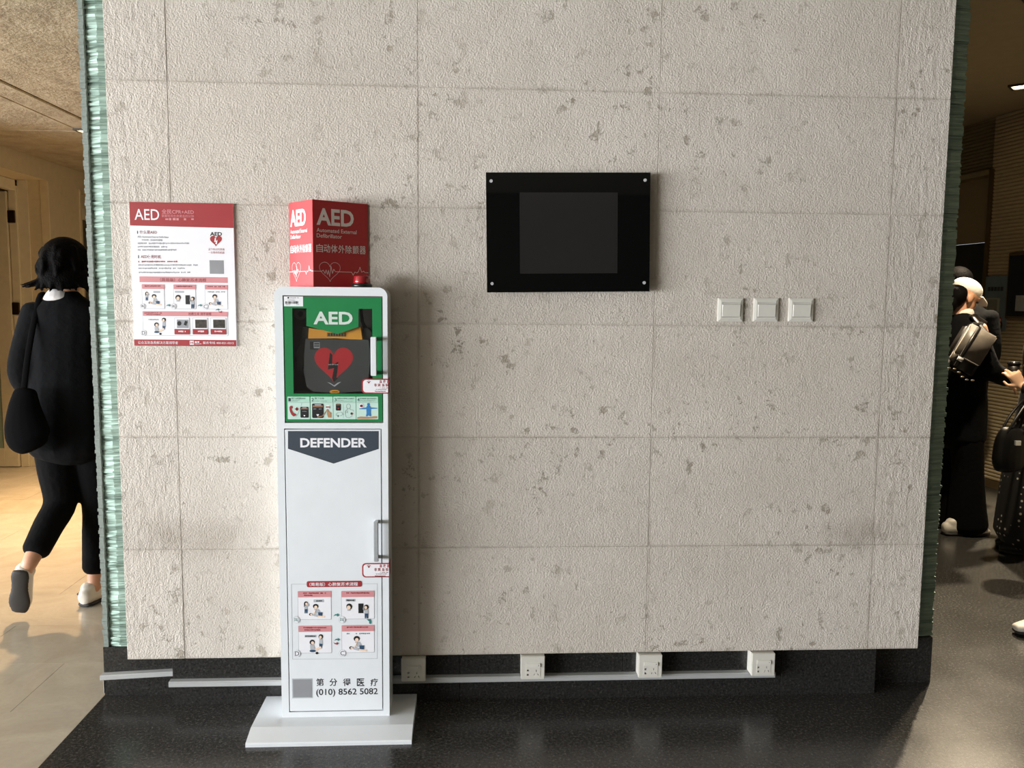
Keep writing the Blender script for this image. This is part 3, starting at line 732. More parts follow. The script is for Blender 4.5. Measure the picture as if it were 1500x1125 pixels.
Pq.zpoly([(430, 765), (455, 772), (482, 790), (510, 770), (537, 762), (486, 800)], LGREY, 1); Pq.build('arrow_mark', aed)
Pq.ell(487, 838, 38, 15, ORNG, 3); Pq.strip(462, 834, 512, 842, STRAP, 4); Pq.build('oval_badge', aed)
Pq.rect(302, 462, 360, 522, STRAP, 1); Pq.rect(330, 466, 376, 512, GREYP, 2); Pq.rect(334, 472, 372, 484, CASE, 3); Pq.rect(334, 490, 372, 500, CASE, 3); Pq.build('side_label', aed)
Pq.rect(430, 396, 562, 424, mat('grip_brown', '#6E5C3A', 0.5), 4)
for i in range(6): Pq.rect(440 + i * 20, 400, 448 + i * 20, 420, STRAP, 5)
Pq.build('grip_slot', aed)
alarm = thing('alarm_sounder', (-0.56, -0.05, 1.395), 'round pale sounder inside cabinet window corner', 'sounder')
bm = bmesh.new(); add_cyl(bm, (-0.561, -0.013, 1.420), (-0.561, -0.065, 1.420), 0.022, 0.020, 24); bm_obj('sounder_ring', bm, mat('sounder_grey', '#8B8886', 0.5), alarm)
bm = bmesh.new(); add_cyl(bm, (-0.561, -0.062, 1.420), (-0.561, -0.067, 1.420), 0.010, 0.009, 16); bm_obj('sounder_cone', bm, STRAP, alarm)

# ------------------------------------------------------------------ red three-sided sign standing on the cabinet
sign = thing('aed_sign_box', (-0.48, -0.06, 1.510), 'red three-sided sign box with white lettering on top of white cabinet', 'sign')
FX, LX, RX = (-0.505, -0.124), (-0.606, -0.004), (-0.338, -0.004)
RED = mat('sign_red', '#B62A2F', 0.38, var=0.02)
bm = bmesh.new()
lo = [bm.verts.new((x, y, 1.510)) for x, y in (LX, FX, RX)]; hi = [bm.verts.new((x, y, 1.794)) for x, y in (LX, FX, RX)]
bm.faces.new(lo[::-1]); bm.faces.new(hi)
for i in range(3):
    j = (i + 1) % 3; bm.faces.new((lo[i], lo[j], hi[j], hi[i]))
bmesh.ops.bevel(bm, geom=list(bm.edges), offset=0.0008, segments=1, affect='EDGES')
bmesh.ops.recalc_face_normals(bm, faces=list(bm.faces)); bm_obj('sign_body', bm, RED, sign)
zb = zoomer(395, 280, 590, 450, 1290, 1125)
PALE = mat('sign_white', '#EFE6E6', 0.4)
fr_ = Face((FX[0], FX[1], 0), (RX[0] - FX[0], RX[1] - FX[1], 0)); fl_ = Face((LX[0], LX[1], 0), (FX[0] - LX[0], FX[1] - LX[1], 0))
LR = (Vector((RX[0], RX[1])) - Vector(FX)).length; LL = (Vector(LX) - Vector(FX)).length
def sign_face(face, L, s):
    """layout in metres from the face's left edge, s scales the run of the print"""
    P = Print(face, None); P.q = lambda x, y: (x, y)
    def T(t, a, b, z0, z1, bold=0.0): P.text(t, a * s, z1, b * s, z0, PALE, 2, bold)
    T('AED', 0.014, 0.150, 1.713, 1.768, 0.03); P.build('title_lettering', sign)
    T('Automated External', 0.014, 0.160, 1.690, 1.703, 0.004); P.build('subtitle_lettering', sign); T('Defibrillator', 0.014, 0.105, 1.672, 1.685, 0.004); P.build('subtitle_lettering', sign)
    for i, ch in enumerate('自动体外除颤器'): T(ch, 0.012 + i * 0.0265, 0.0355 + i * 0.0265, 1.624, 1.651, 0.006)
    P.build('chinese_lettering', sign)
    lw = 0.0016
    zz = 1.562
    hp = []
    for i in range(40):
        t = 2 * math.pi * i / 40; x = 16 * math.sin(t) ** 3; y = 13 * math.cos(t) - 5 * math.cos(2 * t) - 2 * math.cos(3 * t) - math.cos(4 * t)
        hp.append(((0.060 + x / 32 * 0.076) * s, zz + 0.004 + y / 29 * 0.064))
    P.outline(hp, lw * 0.7, PALE, 1)
    wave = [(0, 0), (0.030, 0), (0.036, 0.004), (0.042, -0.007), (0.046, 0.005), (0.051, -0.010), (0.0545, 0.004), (0.059, -0.018), (0.064, 0.018), (0.069, -0.006), (0.074, 0.008), (0.080, 0.0), (0.140, 0), (0.146, -0.010), (0.152, 0.001), (0.160, -0.002), (0.166, 0.003), (0.172, 0.018), (0.178, 0.001), (0.186, 0.005), (0.191, 0.0), (0.205, 0)]
    P.outline([(min(a * s, L), zz + b) for a, b in wave], lw, PALE, 1, False)
    P.build('pulse_line', sign)
sign_face(fr_, LR, LR / 0.2056); sign_face(fl_, LL, LL / 0.2056)
# red warning beacon
bea = thing('warning_beacon', (-0.350, -0.095, 1.510), 'small red dome beacon on black base beside red sign box', 'beacon')
def lathe(name, c, prof, m, parent, seg=24):
    bm = bmesh.new(); rings = []
    for r, z in prof:
        rings.append([bm.verts.new((c[0] + r * math.cos(2 * math.pi * i / seg), c[1] + r * math.sin(2 * math.pi * i / seg), c[2] + z)) for i in range(seg)])
    for A, B in zip(rings, rings[1:]):
        for i in range(seg): bm.faces.new((A[i], A[(i + 1) % seg], B[(i + 1) % seg], B[i]))
    bm.faces.new(rings[0][::-1]); bm.faces.new(rings[-1])
    return bm_obj(name, bm, m, parent, True)
lathe('beacon_base', (-0.350, -0.095, 1.510), [(0.034, 0), (0.034, 0.009), (0.030, 0.013)], mat('beacon_black', '#141414', 0.3), bea)
lathe('beacon_dome', (-0.350, -0.095, 1.521), [(0.0295, 0), (0.0285, 0.010), (0.0272, 0.024), (0.0262, 0.027), (0.018, 0.0285)], mat('beacon_red', '#8E1C24', 0.12, coat=0.6), bea)

# ------------------------------------------------------------------ poster on the wall
post = thing('wall_poster', (-0.9625, -0.004, 1.306), 'white poster with red header and rescue cartoons hung beside the cabinet', 'poster')
box('poster_board', -1.134, -0.791, -0.0065, 0.001, 1.306, 1.789, WHP, post)
fp = Face((0, -0.0065, 0), (1, 0, 0)); zp = zoomer(180, 285, 360, 520, 862, 1125)
P = Print(fp, zp)
def zrow(y): return P.q(420, y)[1]
P.poly([(-1.134, zrow(222)), (-0.791, zrow(230)), (-0.791, 1.789), (-1.134, 1.789)], REDP, 1); P.build('header_band', post)
P.poly([(-1.134, 1.306), (-0.791, 1.306), (-0.791, zrow(1018)), (-1.134, zrow(1018))], REDP, 1); P.build('footer_band', post)
P.text('AED', 82, 102, 255, 178, WHP, 2, 0.006); P.text('全民CPR+AED', 272, 104, 498, 137, PINKP, 2, 0.01); P.text('掌握现场生命黄金四分钟', 272, 141, 498, 160, PINKP, 2); P.strip(272, 164, 498, 182, PINKP, 2, 26); P.build('header_lettering', post)
P.text('公众互助急救解决方案领导者', 107, 1028, 387, 1049, WHP, 2); P.build('footer_lettering', post); P.rect(470, 1025, 499, 1053, WHP, 2); P.text('H', 475, 1030, 494, 1048, REDP, 3, 0.03); P.build('footer_logo', post); P.strip(506, 1027, 551, 1041, WHP, 2, 18); P.strip(506, 1045, 551, 1050, WHP, 2)
P.text('服务专线 400-021-0212', 562, 1031, 778, 1049, WHP, 2); P.build('footer_lettering', post)
P.rect(100, 254, 106, 275, SLATE, 1); P.text('什么是AED', 118, 251, 240, 276, DKRED, 1, 0.01); P.build('section_heading', post); P.rect(107, 425, 113, 447, SLATE, 1); P.text('AED使用时机', 126, 423, 268, 448, DKRED, 1, 0.01); P.build('section_heading', post)
P.text('AED: Automated External Defibrillator', 103, 291, 322, 303, SLATE, 1); P.build('body_line', post); P.text('中文名称：自动体外除颤器', 133, 312, 278, 326, SLATE, 1); P.build('body_line', post)
for a, b, y in ((105, 480, 342), (105, 315, 366), (105, 375, 388), (110, 525, 494), (110, 435, 517), (112, 480, 546)): P.strip(a, y - 6, b, y + 6, GREYP, 1, 11); P.build('body_line', post)
P.strip(108, 463, 388, 476, REDP, 1, 12); P.build('body_line', post)
P.text('AED', 611, 263, 695, 290, BLK, 1, 0.03); P.heart(653, 327, 84, 76, REDP, 1)
P.zpoly([(646, 302), (654, 306), (652, 326), (664, 318), (660, 350), (648, 346), (654, 330), (641, 334)], WHP, 2); P.build('heart_logo', post)
P.text('这个标识代表着', 600, 376, 713, 392, REDP, 1); P.text('一台救命的机器', 600, 398, 713, 415, REDP, 1); P.build('logo_caption', post)
P.rect(609, 461, 708, 556, CODE, 1); P.build('code_square', post)
P.rect(117, 577, 735, 617, PINKP, 1); P.text('（简易版）心肺复苏术流程', 262, 586, 585, 611, DKRED, 2); P.build('procedure_title', post)
for n, (a, b, c, d) in enumerate(((134, 629, 293, 801), (356, 631, 513, 803), (576, 633, 736, 805))):
    step(P, a, b, c, d, 33); P.strip(a + 20, b + 8, c - 20, b + 17, DKRED, 4)
    if n == 0:
        P.rect(214, 676, 262, 690, LGREY, 3, 0.002); girl(P, 168, 692, 34); rescue(P, 219, 712, 46); badge(P, 141, 783, 20, '叫'); arrow(P, 318, 778, 16, TEAL)
    elif n == 1:
        P.rect(366, 675, 430, 689, LGREY, 3, 0.002); P.ell(388, 722, 19, 19, BLK, 4); P.ell(388, 728, 12, 13, SKINP, 5); P.rect(377, 740, 398, 750, LGREY, 4)
        P.rect(440, 706, 470, 770, BLK, 4); girl(P, 490, 730, 46, 5, -1); badge(P, 358, 784, 20, '叫'); arrow(P, 540, 778, 16, TEAL)
    else:
        P.strip(596, 678, 716, 687, GREYP, 4); rescue(P, 645, 714, 50); badge(P, 580, 785, 20, 'C')
    P.build('procedure_step', post)
step(P, 140, 820, 738, 990, 33); P.strip(150, 826, 280, 834, DKRED, 4); P.strip(165, 838, 270, 846, DKRED, 4); P.text('抢救生命 刻不容缓', 460, 827, 622, 846, DKRED, 4)
P.strip(180, 872, 255, 882, GREYP, 4); shock(P, 236, 912, 52); badge(P, 147, 970, 20, 'D'); arrow(P, 664, 808, 15, TEAL); arrow(P, 684, 822, 15, REDP, -1); P.build('procedure_step', post)
for n, (a, c) in enumerate(((363, 470), (491, 598), (617, 726))):
    P.rect(a, 864, c, 980, LGREY, 4, 0.002); P.rect(a + 2, 866, c - 2, 978, WHP, 5, 0.002); P.rect(a, 943, c, 981, REDP, 6, 0.002); P.strip(a + 28, 953, c - 28, 965, WHP, 7, 9)
    P.rect(a + 18, 877, c - 8, 936, GREYP if n == 0 else mat('photo_dark', '#3B3631', 0.4, var=0.6, scale=90), 6)
    if n == 0: P.ell(397, 903, 15, 16, BLK, 7); P.zpoly([(428, 912), (438, 884), (456, 890), (446, 920)], BLK, 7)
    P.build('photo_card', post)

# ------------------------------------------------------------------ black glass screen on four studs
scr = thing('wall_screen', (0.3478, -0.02, 1.7055), 'black glass wall panel with dark screen fixed by four steel studs', 'screen')
BGL = mat('black_glass', '#060707', 0.03, var=0.0, coat=0.0); SCRN = mat('screen_off', '#242322', 0.10, var=0.02)
box('glass_panel', 0.0655, 0.630, -0.034, -0.026, 1.503, 1.908, BGL, scr, 0.0006, 1)
box('screen_housing', 0.10, 0.595, -0.026, 0.002, 1.53, 1.88, STRAP, scr)
box('display', 0.1795, 0.517, -0.0346, -0.033, 1.5665, 1.841, SCRN, scr)
STEEL = mat('polished_steel', '#D4D6D8', 0.25, 0.35)
for x, z in ((0.083, 1.879), (0.611, 1.882), (0.083, 1.533), (0.611, 1.533)):
    lathe_m = bmesh.new(); add_cyl(lathe_m, (x, 0.002, z), (x, -0.037, z), 0.0062, 0.0055, 16); bm_obj('stud', lathe_m, STEEL, scr, False)
scr.rotation_euler = (0, math.radians(-0.95), 0)

# ------------------------------------------------------------------ rocker switches
def switch(x0, x1, z0, z1, label):
    t = thing('light_switch', ((x0 + x1) / 2, 0.0, z0), label, 'switch', 'rocker switches in a row')
    bm = bmesh.new()
    A = [bm.verts.new((x, 0.002, z)) for x, z in ((x0, z0), (x1, z0), (x1, z1), (x0, z1))]
    m_ = 0.0045
    M1 = [bm.verts.new((x, -0.0078, z)) for x, z in ((x0, z0), (x1, z0), (x1, z1), (x0, z1))]
    B = [bm.verts.new((x, -0.0105, z)) for x, z in ((x0 + m_ * 2, z0 + m_ * 2), (x1 - m_ * 2, z0 + m_ * 2), (x1 - m_ * 2, z1 - m_ * 2), (x0 + m_ * 2, z1 - m_ * 2))]
    w = x1 - x0; h = z1 - z0
    I = [bm.verts.new((x, -0.0105, z)) for x, z in ((x0 + 0.143 * w, z0 + 0.188 * h), (x1 - 0.113 * w, z0 + 0.188 * h), (x1 - 0.113 * w, z1 - 0.188 * h), (x0 + 0.143 * w, z1 - 0.188 * h))]
    D = [bm.verts.new((v.co.x, -0.0030, v.co.z)) for v in I]
    bm.faces.new(D); bm.faces.new(A[::-1])
    for L, H in ((A, M1), (M1, B), (B, I), (I, D)):
        for i in range(4): bm.faces.new((L[i], L[(i + 1) % 4], H[(i + 1) % 4], H[i]))
    bmesh.ops.recalc_face_normals(bm, faces=list(bm.faces)); bm_obj('cover_plate', bm, PVC, t)
    box('rocker_well', x0 + 0.16 * w, x1 - 0.13 * w, -0.0060, -0.0028, z0 + 0.22 * h, z1 - 0.22 * h, PVC, t)
    bm = bmesh.new(); vs = add_box(bm, x0 + 0.155 * w, x1 - 0.125 * w, -0.0125, -0.004, z0 + 0.205 * h, z1 - 0.265 * h)
    for v in vs:
        if v.co.y < -0.012 and v.co.z > z0 + 0.4 * h: v.co.y = -0.0150
    bmesh.ops.bevel(bm, geom=list(bm.edges), offset=0.0007, segments=1, affect='EDGES'); bm_obj('rocker', bm, PVC, t)
    box('rocker_edge', x0 + 0.155 * w, x1 - 0.125 * w, -0.0118, -0.004, z1 - 0.245 * h, z1 - 0.205 * h, PVC, t)
switch(0.886, 0.975, 1.405, 1.487, 'square white rocker switch, the one nearest the black screen')
switch(1.014, 1.102, 1.406, 1.488, 'square white rocker switch between the two other switches')
switch(1.141, 1.229, 1.407, 1.489, 'square white rocker switch farthest from the black screen')

# ------------------------------------------------------------------ boxed sockets along the plinth
def socket(x0, label, z1=0.187, w=0.0875, hgt=0.086):
    x1 = x0 + w; z0 = z1 - hgt; yf = -0.020
    t = thing('power_socket', (x0 + w / 2, 0.034, z0), label, 'socket', 'boxed sockets on the plinth')
    bm = bmesh.new(); add_box(bm, x0 + 0.0015, x1 - 0.0015, -0.008, 0.036, z0 + 0.0015, z1 - 0.0005); bm_obj('back_box', bm, PVC, t)
    bm = bmesh.new(); add_box(bm, x0, x1, yf, -0.0085, z0, z1); bmesh.ops.bevel(bm, geom=list(bm.edges), offset=0.0022, segments=2, affect='EDGES'); bm_obj('face_plate', bm, PVC, t)
    plate = [o_ for o_ in COL.objects if o_.parent is t and o_.name.startswith('face_plate')][0]
    inset = box('inset_plate', x0 + 0.0186, x1 - 0.0166, yf - 0.0009, yf + 0.0015, z0 + 0.0086, z1 - 0.0226, PVC, t)
    box('rocker_frame', x0 + 0.020, x1 - 0.017, yf - 0.0012, yf + 0.001, z1 - 0.040, z1 - 0.0255, PVC, t)
    bm = bmesh.new(); vs = add_box(bm, x0 + 0.0206, x1 - 0.0176, yf - 0.0016, yf + 0.001, z1 - 0.0394, z1 - 0.0261)
    for v in vs:
        if v.co.y < yf and v.co.x > x0 + 0.04: v.co.y = yf - 0.0042
    bm_obj('rocker', bm, PVC, t); box('rocker_dot', x1 - 0.0245, x1 - 0.0225, yf - 0.0042, yf - 0.003, z1 - 0.034, z1 - 0.031, BLACKHOLE, t)
    cutter = bmesh.new()
    def slot(pts):
        prism(cutter, pts, yf - 0.004, yf + 0.0102)
        bm = bmesh.new(); prism(bm, pts, yf + 0.0085, yf + 0.0105); bmesh.ops.recalc_face_normals(bm, faces=list(bm.faces)); bm_obj('pin_shutter', bm, PVC, t)
    cx = x0 + 0.0255
    for zc in (z0 + 0.0185, z0 + 0.0345): slot([(cx - 0.0034, zc - 0.0035), (cx + 0.0034, zc - 0.0035), (cx + 0.0034, zc + 0.002), (cx, zc + 0.004), (cx - 0.0034, zc + 0.002)])
    cx = x0 + 0.056
    slot([(cx - 0.0011, z0 + 0.0295), (cx + 0.0011, z0 + 0.0295), (cx + 0.0011, z0 + 0.0375), (cx - 0.0011, z0 + 0.0375)])
    for s in (-1, 1):
        a = [(-0.0011, -0.004), (0.0011, -0.004), (0.0011, 0.004), (-0.0011, 0.004)]; an = math.radians(28 * s)
        slot([(cx + s * 0.0068 + p * math.cos(an) - q * math.sin(an), z0 + 0.019 + p * math.sin(an) + q * math.cos(an)) for p, q in a])
    bmesh.ops.recalc_face_normals(cutter, faces=list(cutter.faces)); co = bm_obj('cutter', cutter)
    for o_ in (plate, inset):
        md = o_.modifiers.new('b', 'BOOLEAN'); md.operation = 'DIFFERENCE'; md.object = co; md.solver = 'EXACT'
        me = evaluated(o_); o_.modifiers.clear(); o_.data = me; me.materials.clear(); me.materials.append(PVC)
    bpy.data.objects.remove(co)
socket(-0.231, 'boxed white wall socket right beside the white cabinet', 0.1865)
socket(0.2005, 'boxed white wall socket under the black screen panel', 0.188)
socket(0.632, 'boxed white wall socket between the screen and the switches above', 0.1865)
socket(1.053, 'boxed white wall socket at the closed end of the long trunking', 0.187)
# cable trunking
def trunking(p0, p1, yb, depth, h, label, extra=None):
    t = thing('cable_trunking', ((p0[0] + p1[0]) / 2, yb, (p0[1] + p1[1]) / 2), label, 'trunking', None)
    bm = bmesh.new(); L = p1[0] - p0[0]
    sec = [(yb, 0.0), (yb - depth + 0.002, 0.0), (yb - depth, 0.002), (yb - depth, h - 0.003), (yb - depth + 0.003, h), (yb - 0.004, h + 0.001), (yb, h + 0.001)]
    A = [bm.verts.new((p0[0], y, p0[1] + z)) for y, z in sec]; B = [bm.verts.new((p1[0], y, p1[1] + z)) for y, z in sec]
    bm.faces.new(A); bm.faces.new(B[::-1])
    for i in range(len(sec)):
        j = (i + 1) % len(sec); bm.faces.new((A[j], A[i], B[i], B[j]))
    bmesh.ops.recalc_face_normals(bm, faces=list(bm.faces)); bm_obj('channel', bm, PVCG, t)
    bm = bmesh.new()
    A = [bm.verts.new((p0[0] + 0.002, y, p0[1] + z)) for y, z in ((yb - depth - 0.0012, 0.003), (yb - depth + 0.001, 0.003), (yb - depth + 0.001, h - 0.0035), (yb - depth - 0.0012, h - 0.0035))]
    B = [bm.verts.new((p1[0] - 0.002, v.co.y, v.co.z + p1[1] - p0[1])) for v in A]
    bm.faces.new(A); bm.faces.new(B[::-1])
    for i in range(4): bm.faces.new((A[(i + 1) % 4], A[i], B[i], B[(i + 1) % 4]))
    bmesh.ops.recalc_face_normals(bm, faces=list(bm.faces)); bm_obj('lid', bm, PVCG, t)
    return t
trunking((-1.063, 0.0785), (1.155, 0.0795), 0.0345, 0.025, 0.0205, 'long grey plastic cable trunking joining the row of sockets')
tl = trunking((-1.338, 0.0705), (-1.058, 0.0835), 0.116, 0.026, 0.0185, 'short loose tilted trunking piece below the green stacked glass')
box('end_flap', -1.3365, -1.3345, 0.112, 0.124, 0.012, 0.072, PVCG, tl)

# ------------------------------------------------------------------ lobby wall: notice and black framed display
def lobby_thing(name, y, z, label, cat):
    t = thing(name, (0, 0, 0), label, cat); t.matrix_basis = RM @ Matrix.Translation((0, y, z)); return t
def on_lobby(t, name, *a, m=None, bev=0.0):
    o = box(name, *a, m, t, bev, 1); o.matrix_parent_inverse = Matrix.Identity(4); return o
nt_ = lobby_thing('wall_notice', -0.0635, 1.277, 'grey-blue paper notice with small painted doll, on ribbed lobby wall', 'notice')
on_lobby(nt_, 'notice_board', -0.010, 0.002, -0.135, 0.135, 0.0, 0.432, m=mat('notice_blue', '#6E7F88', 0.5, var=0.1, scale=9))
NF = Face(RM @ Vector((-0.0102, 0.0715, 1.277)), RM.to_3x3() @ Vector((0, -1, 0)))
P = Print(NF, None); P.q = lambda x, y: (x, y)
for i in range(5): P.rect(0.055 + i * 0.035, 0.345, 0.085 + i * 0.035, 0.312, mat('notice_ink', '#22282C', 0.5), 1)
P.build('heading_print', nt_)
P.rect(0.045, 0.255, 0.195, 0.125, mat('notice_pale', '#A7AAA0', 0.5), 1); P.rect(0.062, 0.245, 0.170, 0.138, mat('notice_code', '#83857C', 0.5), 2); P.build('code_square', nt_)
P.ell(0.212, 0.040, 0.030, 0.040, BLK, 1); P.ell(0.212, 0.082, 0.020, 0.024, REDP, 2); P.ell(0.212, 0.080, 0.011, 0.013, SKINP, 3); P.ell(0.212, 0.045, 0.012, 0.018, SKINP, 2); P.build('painted_doll', nt_)
dp = lobby_thing('lobby_display', -0.52, 1.372, 'black wall display in thin bronze frame on ribbed lobby wall', 'display')
on_lobby(dp, 'frame', -0.030, 0.002, -0.30, 0.31, 0.0, 0.51, m=BRONZE, bev=0.004)
on_lobby(dp, 'panel', -0.032, -0.012, -0.285, 0.295, 0.018, 0.49, m=BGL)
on_lobby(dp, 'caption_plate', -0.0335, -0.031, 0.03, 0.20, 0.06, 0.18, m=LGREY)

# ------------------------------------------------------------------ ceiling lamps (each carries its own light)
WARM = (1.0, 0.82, 0.58)
def downlight(x, y, z, label, watts, rot, size=0.15, angle=100, group='square lobby downlights', tilt=None, col=WARM, glow=14.0, blend=0.6, beam='downlight_beam'):
    t = thing('downlight', (x, y, z), label, 'lamp', group)
    mtx = Matrix.Translation((x, y, z)) @ Matrix.Rotation(rot, 4, 'Z')
    h = size / 2; bm = bmesh.new()
    for a in ((-h, h, -h, -h + 0.018), (-h, h, h - 0.018, h), (-h, -h + 0.018, -h + 0.018, h - 0.018), (h - 0.018, h, -h + 0.018, h - 0.018)):
        add_box(bm, a[0], a[1], a[2], a[3], -0.012, 0.004, mtx)
    bm_obj('trim_ring', bm, mat('lamp_trim', '#3A352C', 0.4, 0.3), t)
    e = MATS.get('lamp_glow') or emit('lamp_glow', '#FFE2B0', glow)
    bm = bmesh.new(); vs = add_box(bm, -h + 0.02, h - 0.02, -h + 0.02, h - 0.02, -0.006, 0.002, mtx); bm_obj('diffuser', bm, e, t)
    l = lamp(beam, 'SPOT', (x, y, z - 0.03), tilt or (x, y, 0), watts, col, spot_size=math.radians(angle), spot_blend=blend, shadow_soft_size=0.05)
    l.parent = t; l.matrix_parent_inverse = wmat(t).inverted()
downlight(3.82, 2.80, 2.985, 'small square downlight near the ribbed wall, glowing', 800, math.radians(45), 0.14, 75, tilt=(3.2, 2.25, 1.0))
downlight(2.83, 1.22, 2.985, 'small square downlight close to the dark end of the stone wall', 230, math.radians(45), 0.14, 120, beam='downlight_beam_offscreen')
PW = (1.0, 0.66, 0.34)
downlight(-2.60, 3.04, 2.604, 'square ceiling lamp at the crossing of the plaster grooves', 560, 0.0, 0.12, 112, None, tilt=(-2.50, 2.58, 0.0), col=PW, blend=1.0)

# ------------------------------------------------------------------ people
def catmull(P, sub=4):
    out = []
    n = len(P)
    for i in range(n - 1):
        p0, p1, p2, p3 = P[max(i - 1, 0)], P[i], P[i + 1], P[min(i + 2, n - 1)]
        for k in range(sub):
            t = k / sub
            out.append(tuple(0.5 * (2 * b + (c - a) * t + (2 * a - 5 * b + 4 * c - d) * t * t + (3 * b - a - 3 * c + d) * t ** 3) for a, b, c, d in zip(p0, p1, p2, p3)))
    out.append(tuple(P[-1])); return out
def loft(bm, pts, lat=(1, 0, 0), seg=16, sub=4):
    """tube through (x,y,z,r_lat,r_other) rings, rounded ends"""
    P = catmull([tuple(p) if len(p) == 5 else tuple(p) + (p[3],) for p in pts], sub)
    lat = Vector(lat); C = [Vector(p[:3]) for p in P]; rings = []
    N = len(P)
    for i in range(N):
        t = (C[min(i + 1, N - 1)] - C[max(i - 1, 0)]).normalized()
        s = lat - t * lat.dot(t)
        if s.length < 1e-3: s = t.orthogonal()
        s.normalize(); o = t.cross(s); a, b = max(P[i][3], 1e-4), max(P[i][4], 1e-4)
        def mk(c, f): return [bm.verts.new(c + (s * math.cos(2 * math.pi * k / seg) * a + o * math.sin(2 * math.pi * k / seg) * b) * f) for k in range(seg)]
        if i == 0:
            m = min(a, b); rings += [mk(C[i] - t * m * 0.5, 0.5), mk(C[i] - t * m * 0.28, 0.85)]
        rings.append(mk(C[i], 1.0))
        if i == N - 1:
            m = min(a, b); rings += [mk(C[i] + t * m * 0.28, 0.85), mk(C[i] + t * m * 0.5, 0.5)]
    for A, B in zip(rings, rings[1:]):
        for k in range(seg): bm.faces.new((A[k], A[(k + 1) % seg], B[(k + 1) % seg], B[k]))
    bm.faces.new(rings[0][::-1]); bm.faces.new(rings[-1])
def blob(bm, c, r, rot=None):
    g = bmesh.ops.create_icosphere(bm, subdivisions=3, radius=1.0)
    m = Matrix.Translation(c) @ (rot.to_4x4() if rot else Matrix.Identity(4)) @ Matrix.Diagonal((r[0], r[1], r[2], 1))
    bmesh.ops.transform(bm, matrix=m, verts=g['verts'])
def fuse(name, bm, m, parent, voxel=0.008, smooth=4):
    bmesh.ops.recalc_face_normals(bm, faces=list(bm.faces))
    o = bm_obj(name, bm, m, None, True)
    r = o.modifiers.new('r', 'REMESH'); r.mode = 'VOXEL'; r.voxel_size = voxel
    s = o.modifiers.new('s', 'SMOOTH'); s.factor = 0.5; s.iterations = smooth
    me = evaluated(o); me.name = name; bpy.data.objects.remove(o)
    return link(name, me, m, parent, True)
SKIN = mat('skin', '#B98A6E', 0.5, var=0.05); SKIN2 = mat('skin_pale', '#D8AE8E', 0.5, var=0.05)
HAIR = mat('dark_hair', '#060505', 0.6, spec=0.03, bump=0.004, bscale=160); CLOTH = mat('black_cloth', '#07080A', 0.95, spec=0.12, bump=0.004, bscale=30)
CLOTH2 = mat('black_trousers', '#060607', 0.95, spec=0.12, bump=0.003, bscale=40); SHOEW = mat('white_shoe', '#CFCBC2', 0.5); SOLE = mat('dark_sole', '#23211F', 0.7)
V3 = Vector
def add_hand(bm, wrist, fwd, palm, curl, side, r=0.0085):
    """palm with four unequal fingers and a thumb; fwd = along the hand, palm = out of the palm, side = thumb side"""
    f = V3(fwd).normalized(); p = V3(palm); p = (p - f * p.dot(f)).normalized(); s = f.cross(p).normalized() * side; w = V3(wrist)
    c = w + f * 0.045
    loft(bm, [tuple(w) + (0.024, 0.019), tuple(w + f * 0.03) + (0.034, 0.016), tuple(w + f * 0.07) + (0.038, 0.014), tuple(w + f * 0.085) + (0.035, 0.012)], s, 12, 2)
    for i, ln in enumerate((0.072, 0.080, 0.074, 0.058)):
        b = w + f * (0.080 - 0.004 * abs(i - 1)) + s * (0.030 - i * 0.0205); d = (f + s * (0.10 - 0.07 * i)).normalized(); pts = [b]
        for j, q in enumerate((0.45, 0.32, 0.23)):
            a = curl * (0.7 + 0.5 * j); dd = (d * math.cos(a) + p * math.sin(a)).normalized(); pts.append(pts[-1] + dd * ln * q); 
            if j == 0: pass
        loft(bm, [tuple(q) + (r * k, r * k) for q, k in zip(pts, (1.05, 1.0, 0.92, 0.75))], s, 8, 2)
    b = w + f * 0.022 + s * 0.026
    t1 = b + (f * 0.5 + s * 0.75 + p * 0.3).normalized() * 0.036; t2 = t1 + (f * 0.9 + s * 0.1 + p * 0.6 * curl).normalized() * 0.032
    loft(bm, [tuple(b) + (0.013, 0.013), tuple(t1) + (0.0105, 0.0105), tuple(t2) + (0.0075, 0.0075)], p, 8, 2)
def add_head(bm, c, fwd, up=(0, 0, 1), k=1.0):
    """skull, jaw, nose, lips, ears; c = middle of the head, about 0.22 m high"""
    f = V3(fwd).normalized(); u = V3(up); u = (u - f * u.dot(f)).normalized(); s = f.cross(u); R = Matrix((s, f, u)).transposed()
    def B(x, y, z, rx, ry, rz): blob(bm, V3(c) + R @ V3((x, y, z)) * k, (rx * k, ry * k, rz * k), R)
    B(0, -0.005, 0.03, 0.075, 0.094, 0.085); B(0, 0.028, -0.035, 0.060, 0.062, 0.072); B(0, 0.045, -0.082, 0.034, 0.032, 0.026)
    B(0, 0.094, -0.012, 0.011, 0.020, 0.022); B(0, 0.085, 0.012, 0.008, 0.012, 0.025); B(0, 0.080, -0.052, 0.022, 0.013, 0.010)
    for sg in (-1, 1): B(sg * 0.076, -0.005, -0.010, 0.009, 0.020, 0.032); B(sg * 0.034, 0.070, 0.028, 0.026, 0.018, 0.010)
    return R
def eyes(c, R, parent, k=1.0):
    for sg in (-1, 1):
        bm = bmesh.new(); blob(bm, V3(c) + R @ V3((sg * 0.031, 0.084, 0.008)) * k, (0.011, 0.006, 0.006), R)
        bm_obj('eye', bm, mat('eye_dark', '#1C1512', 0.2), parent, True)
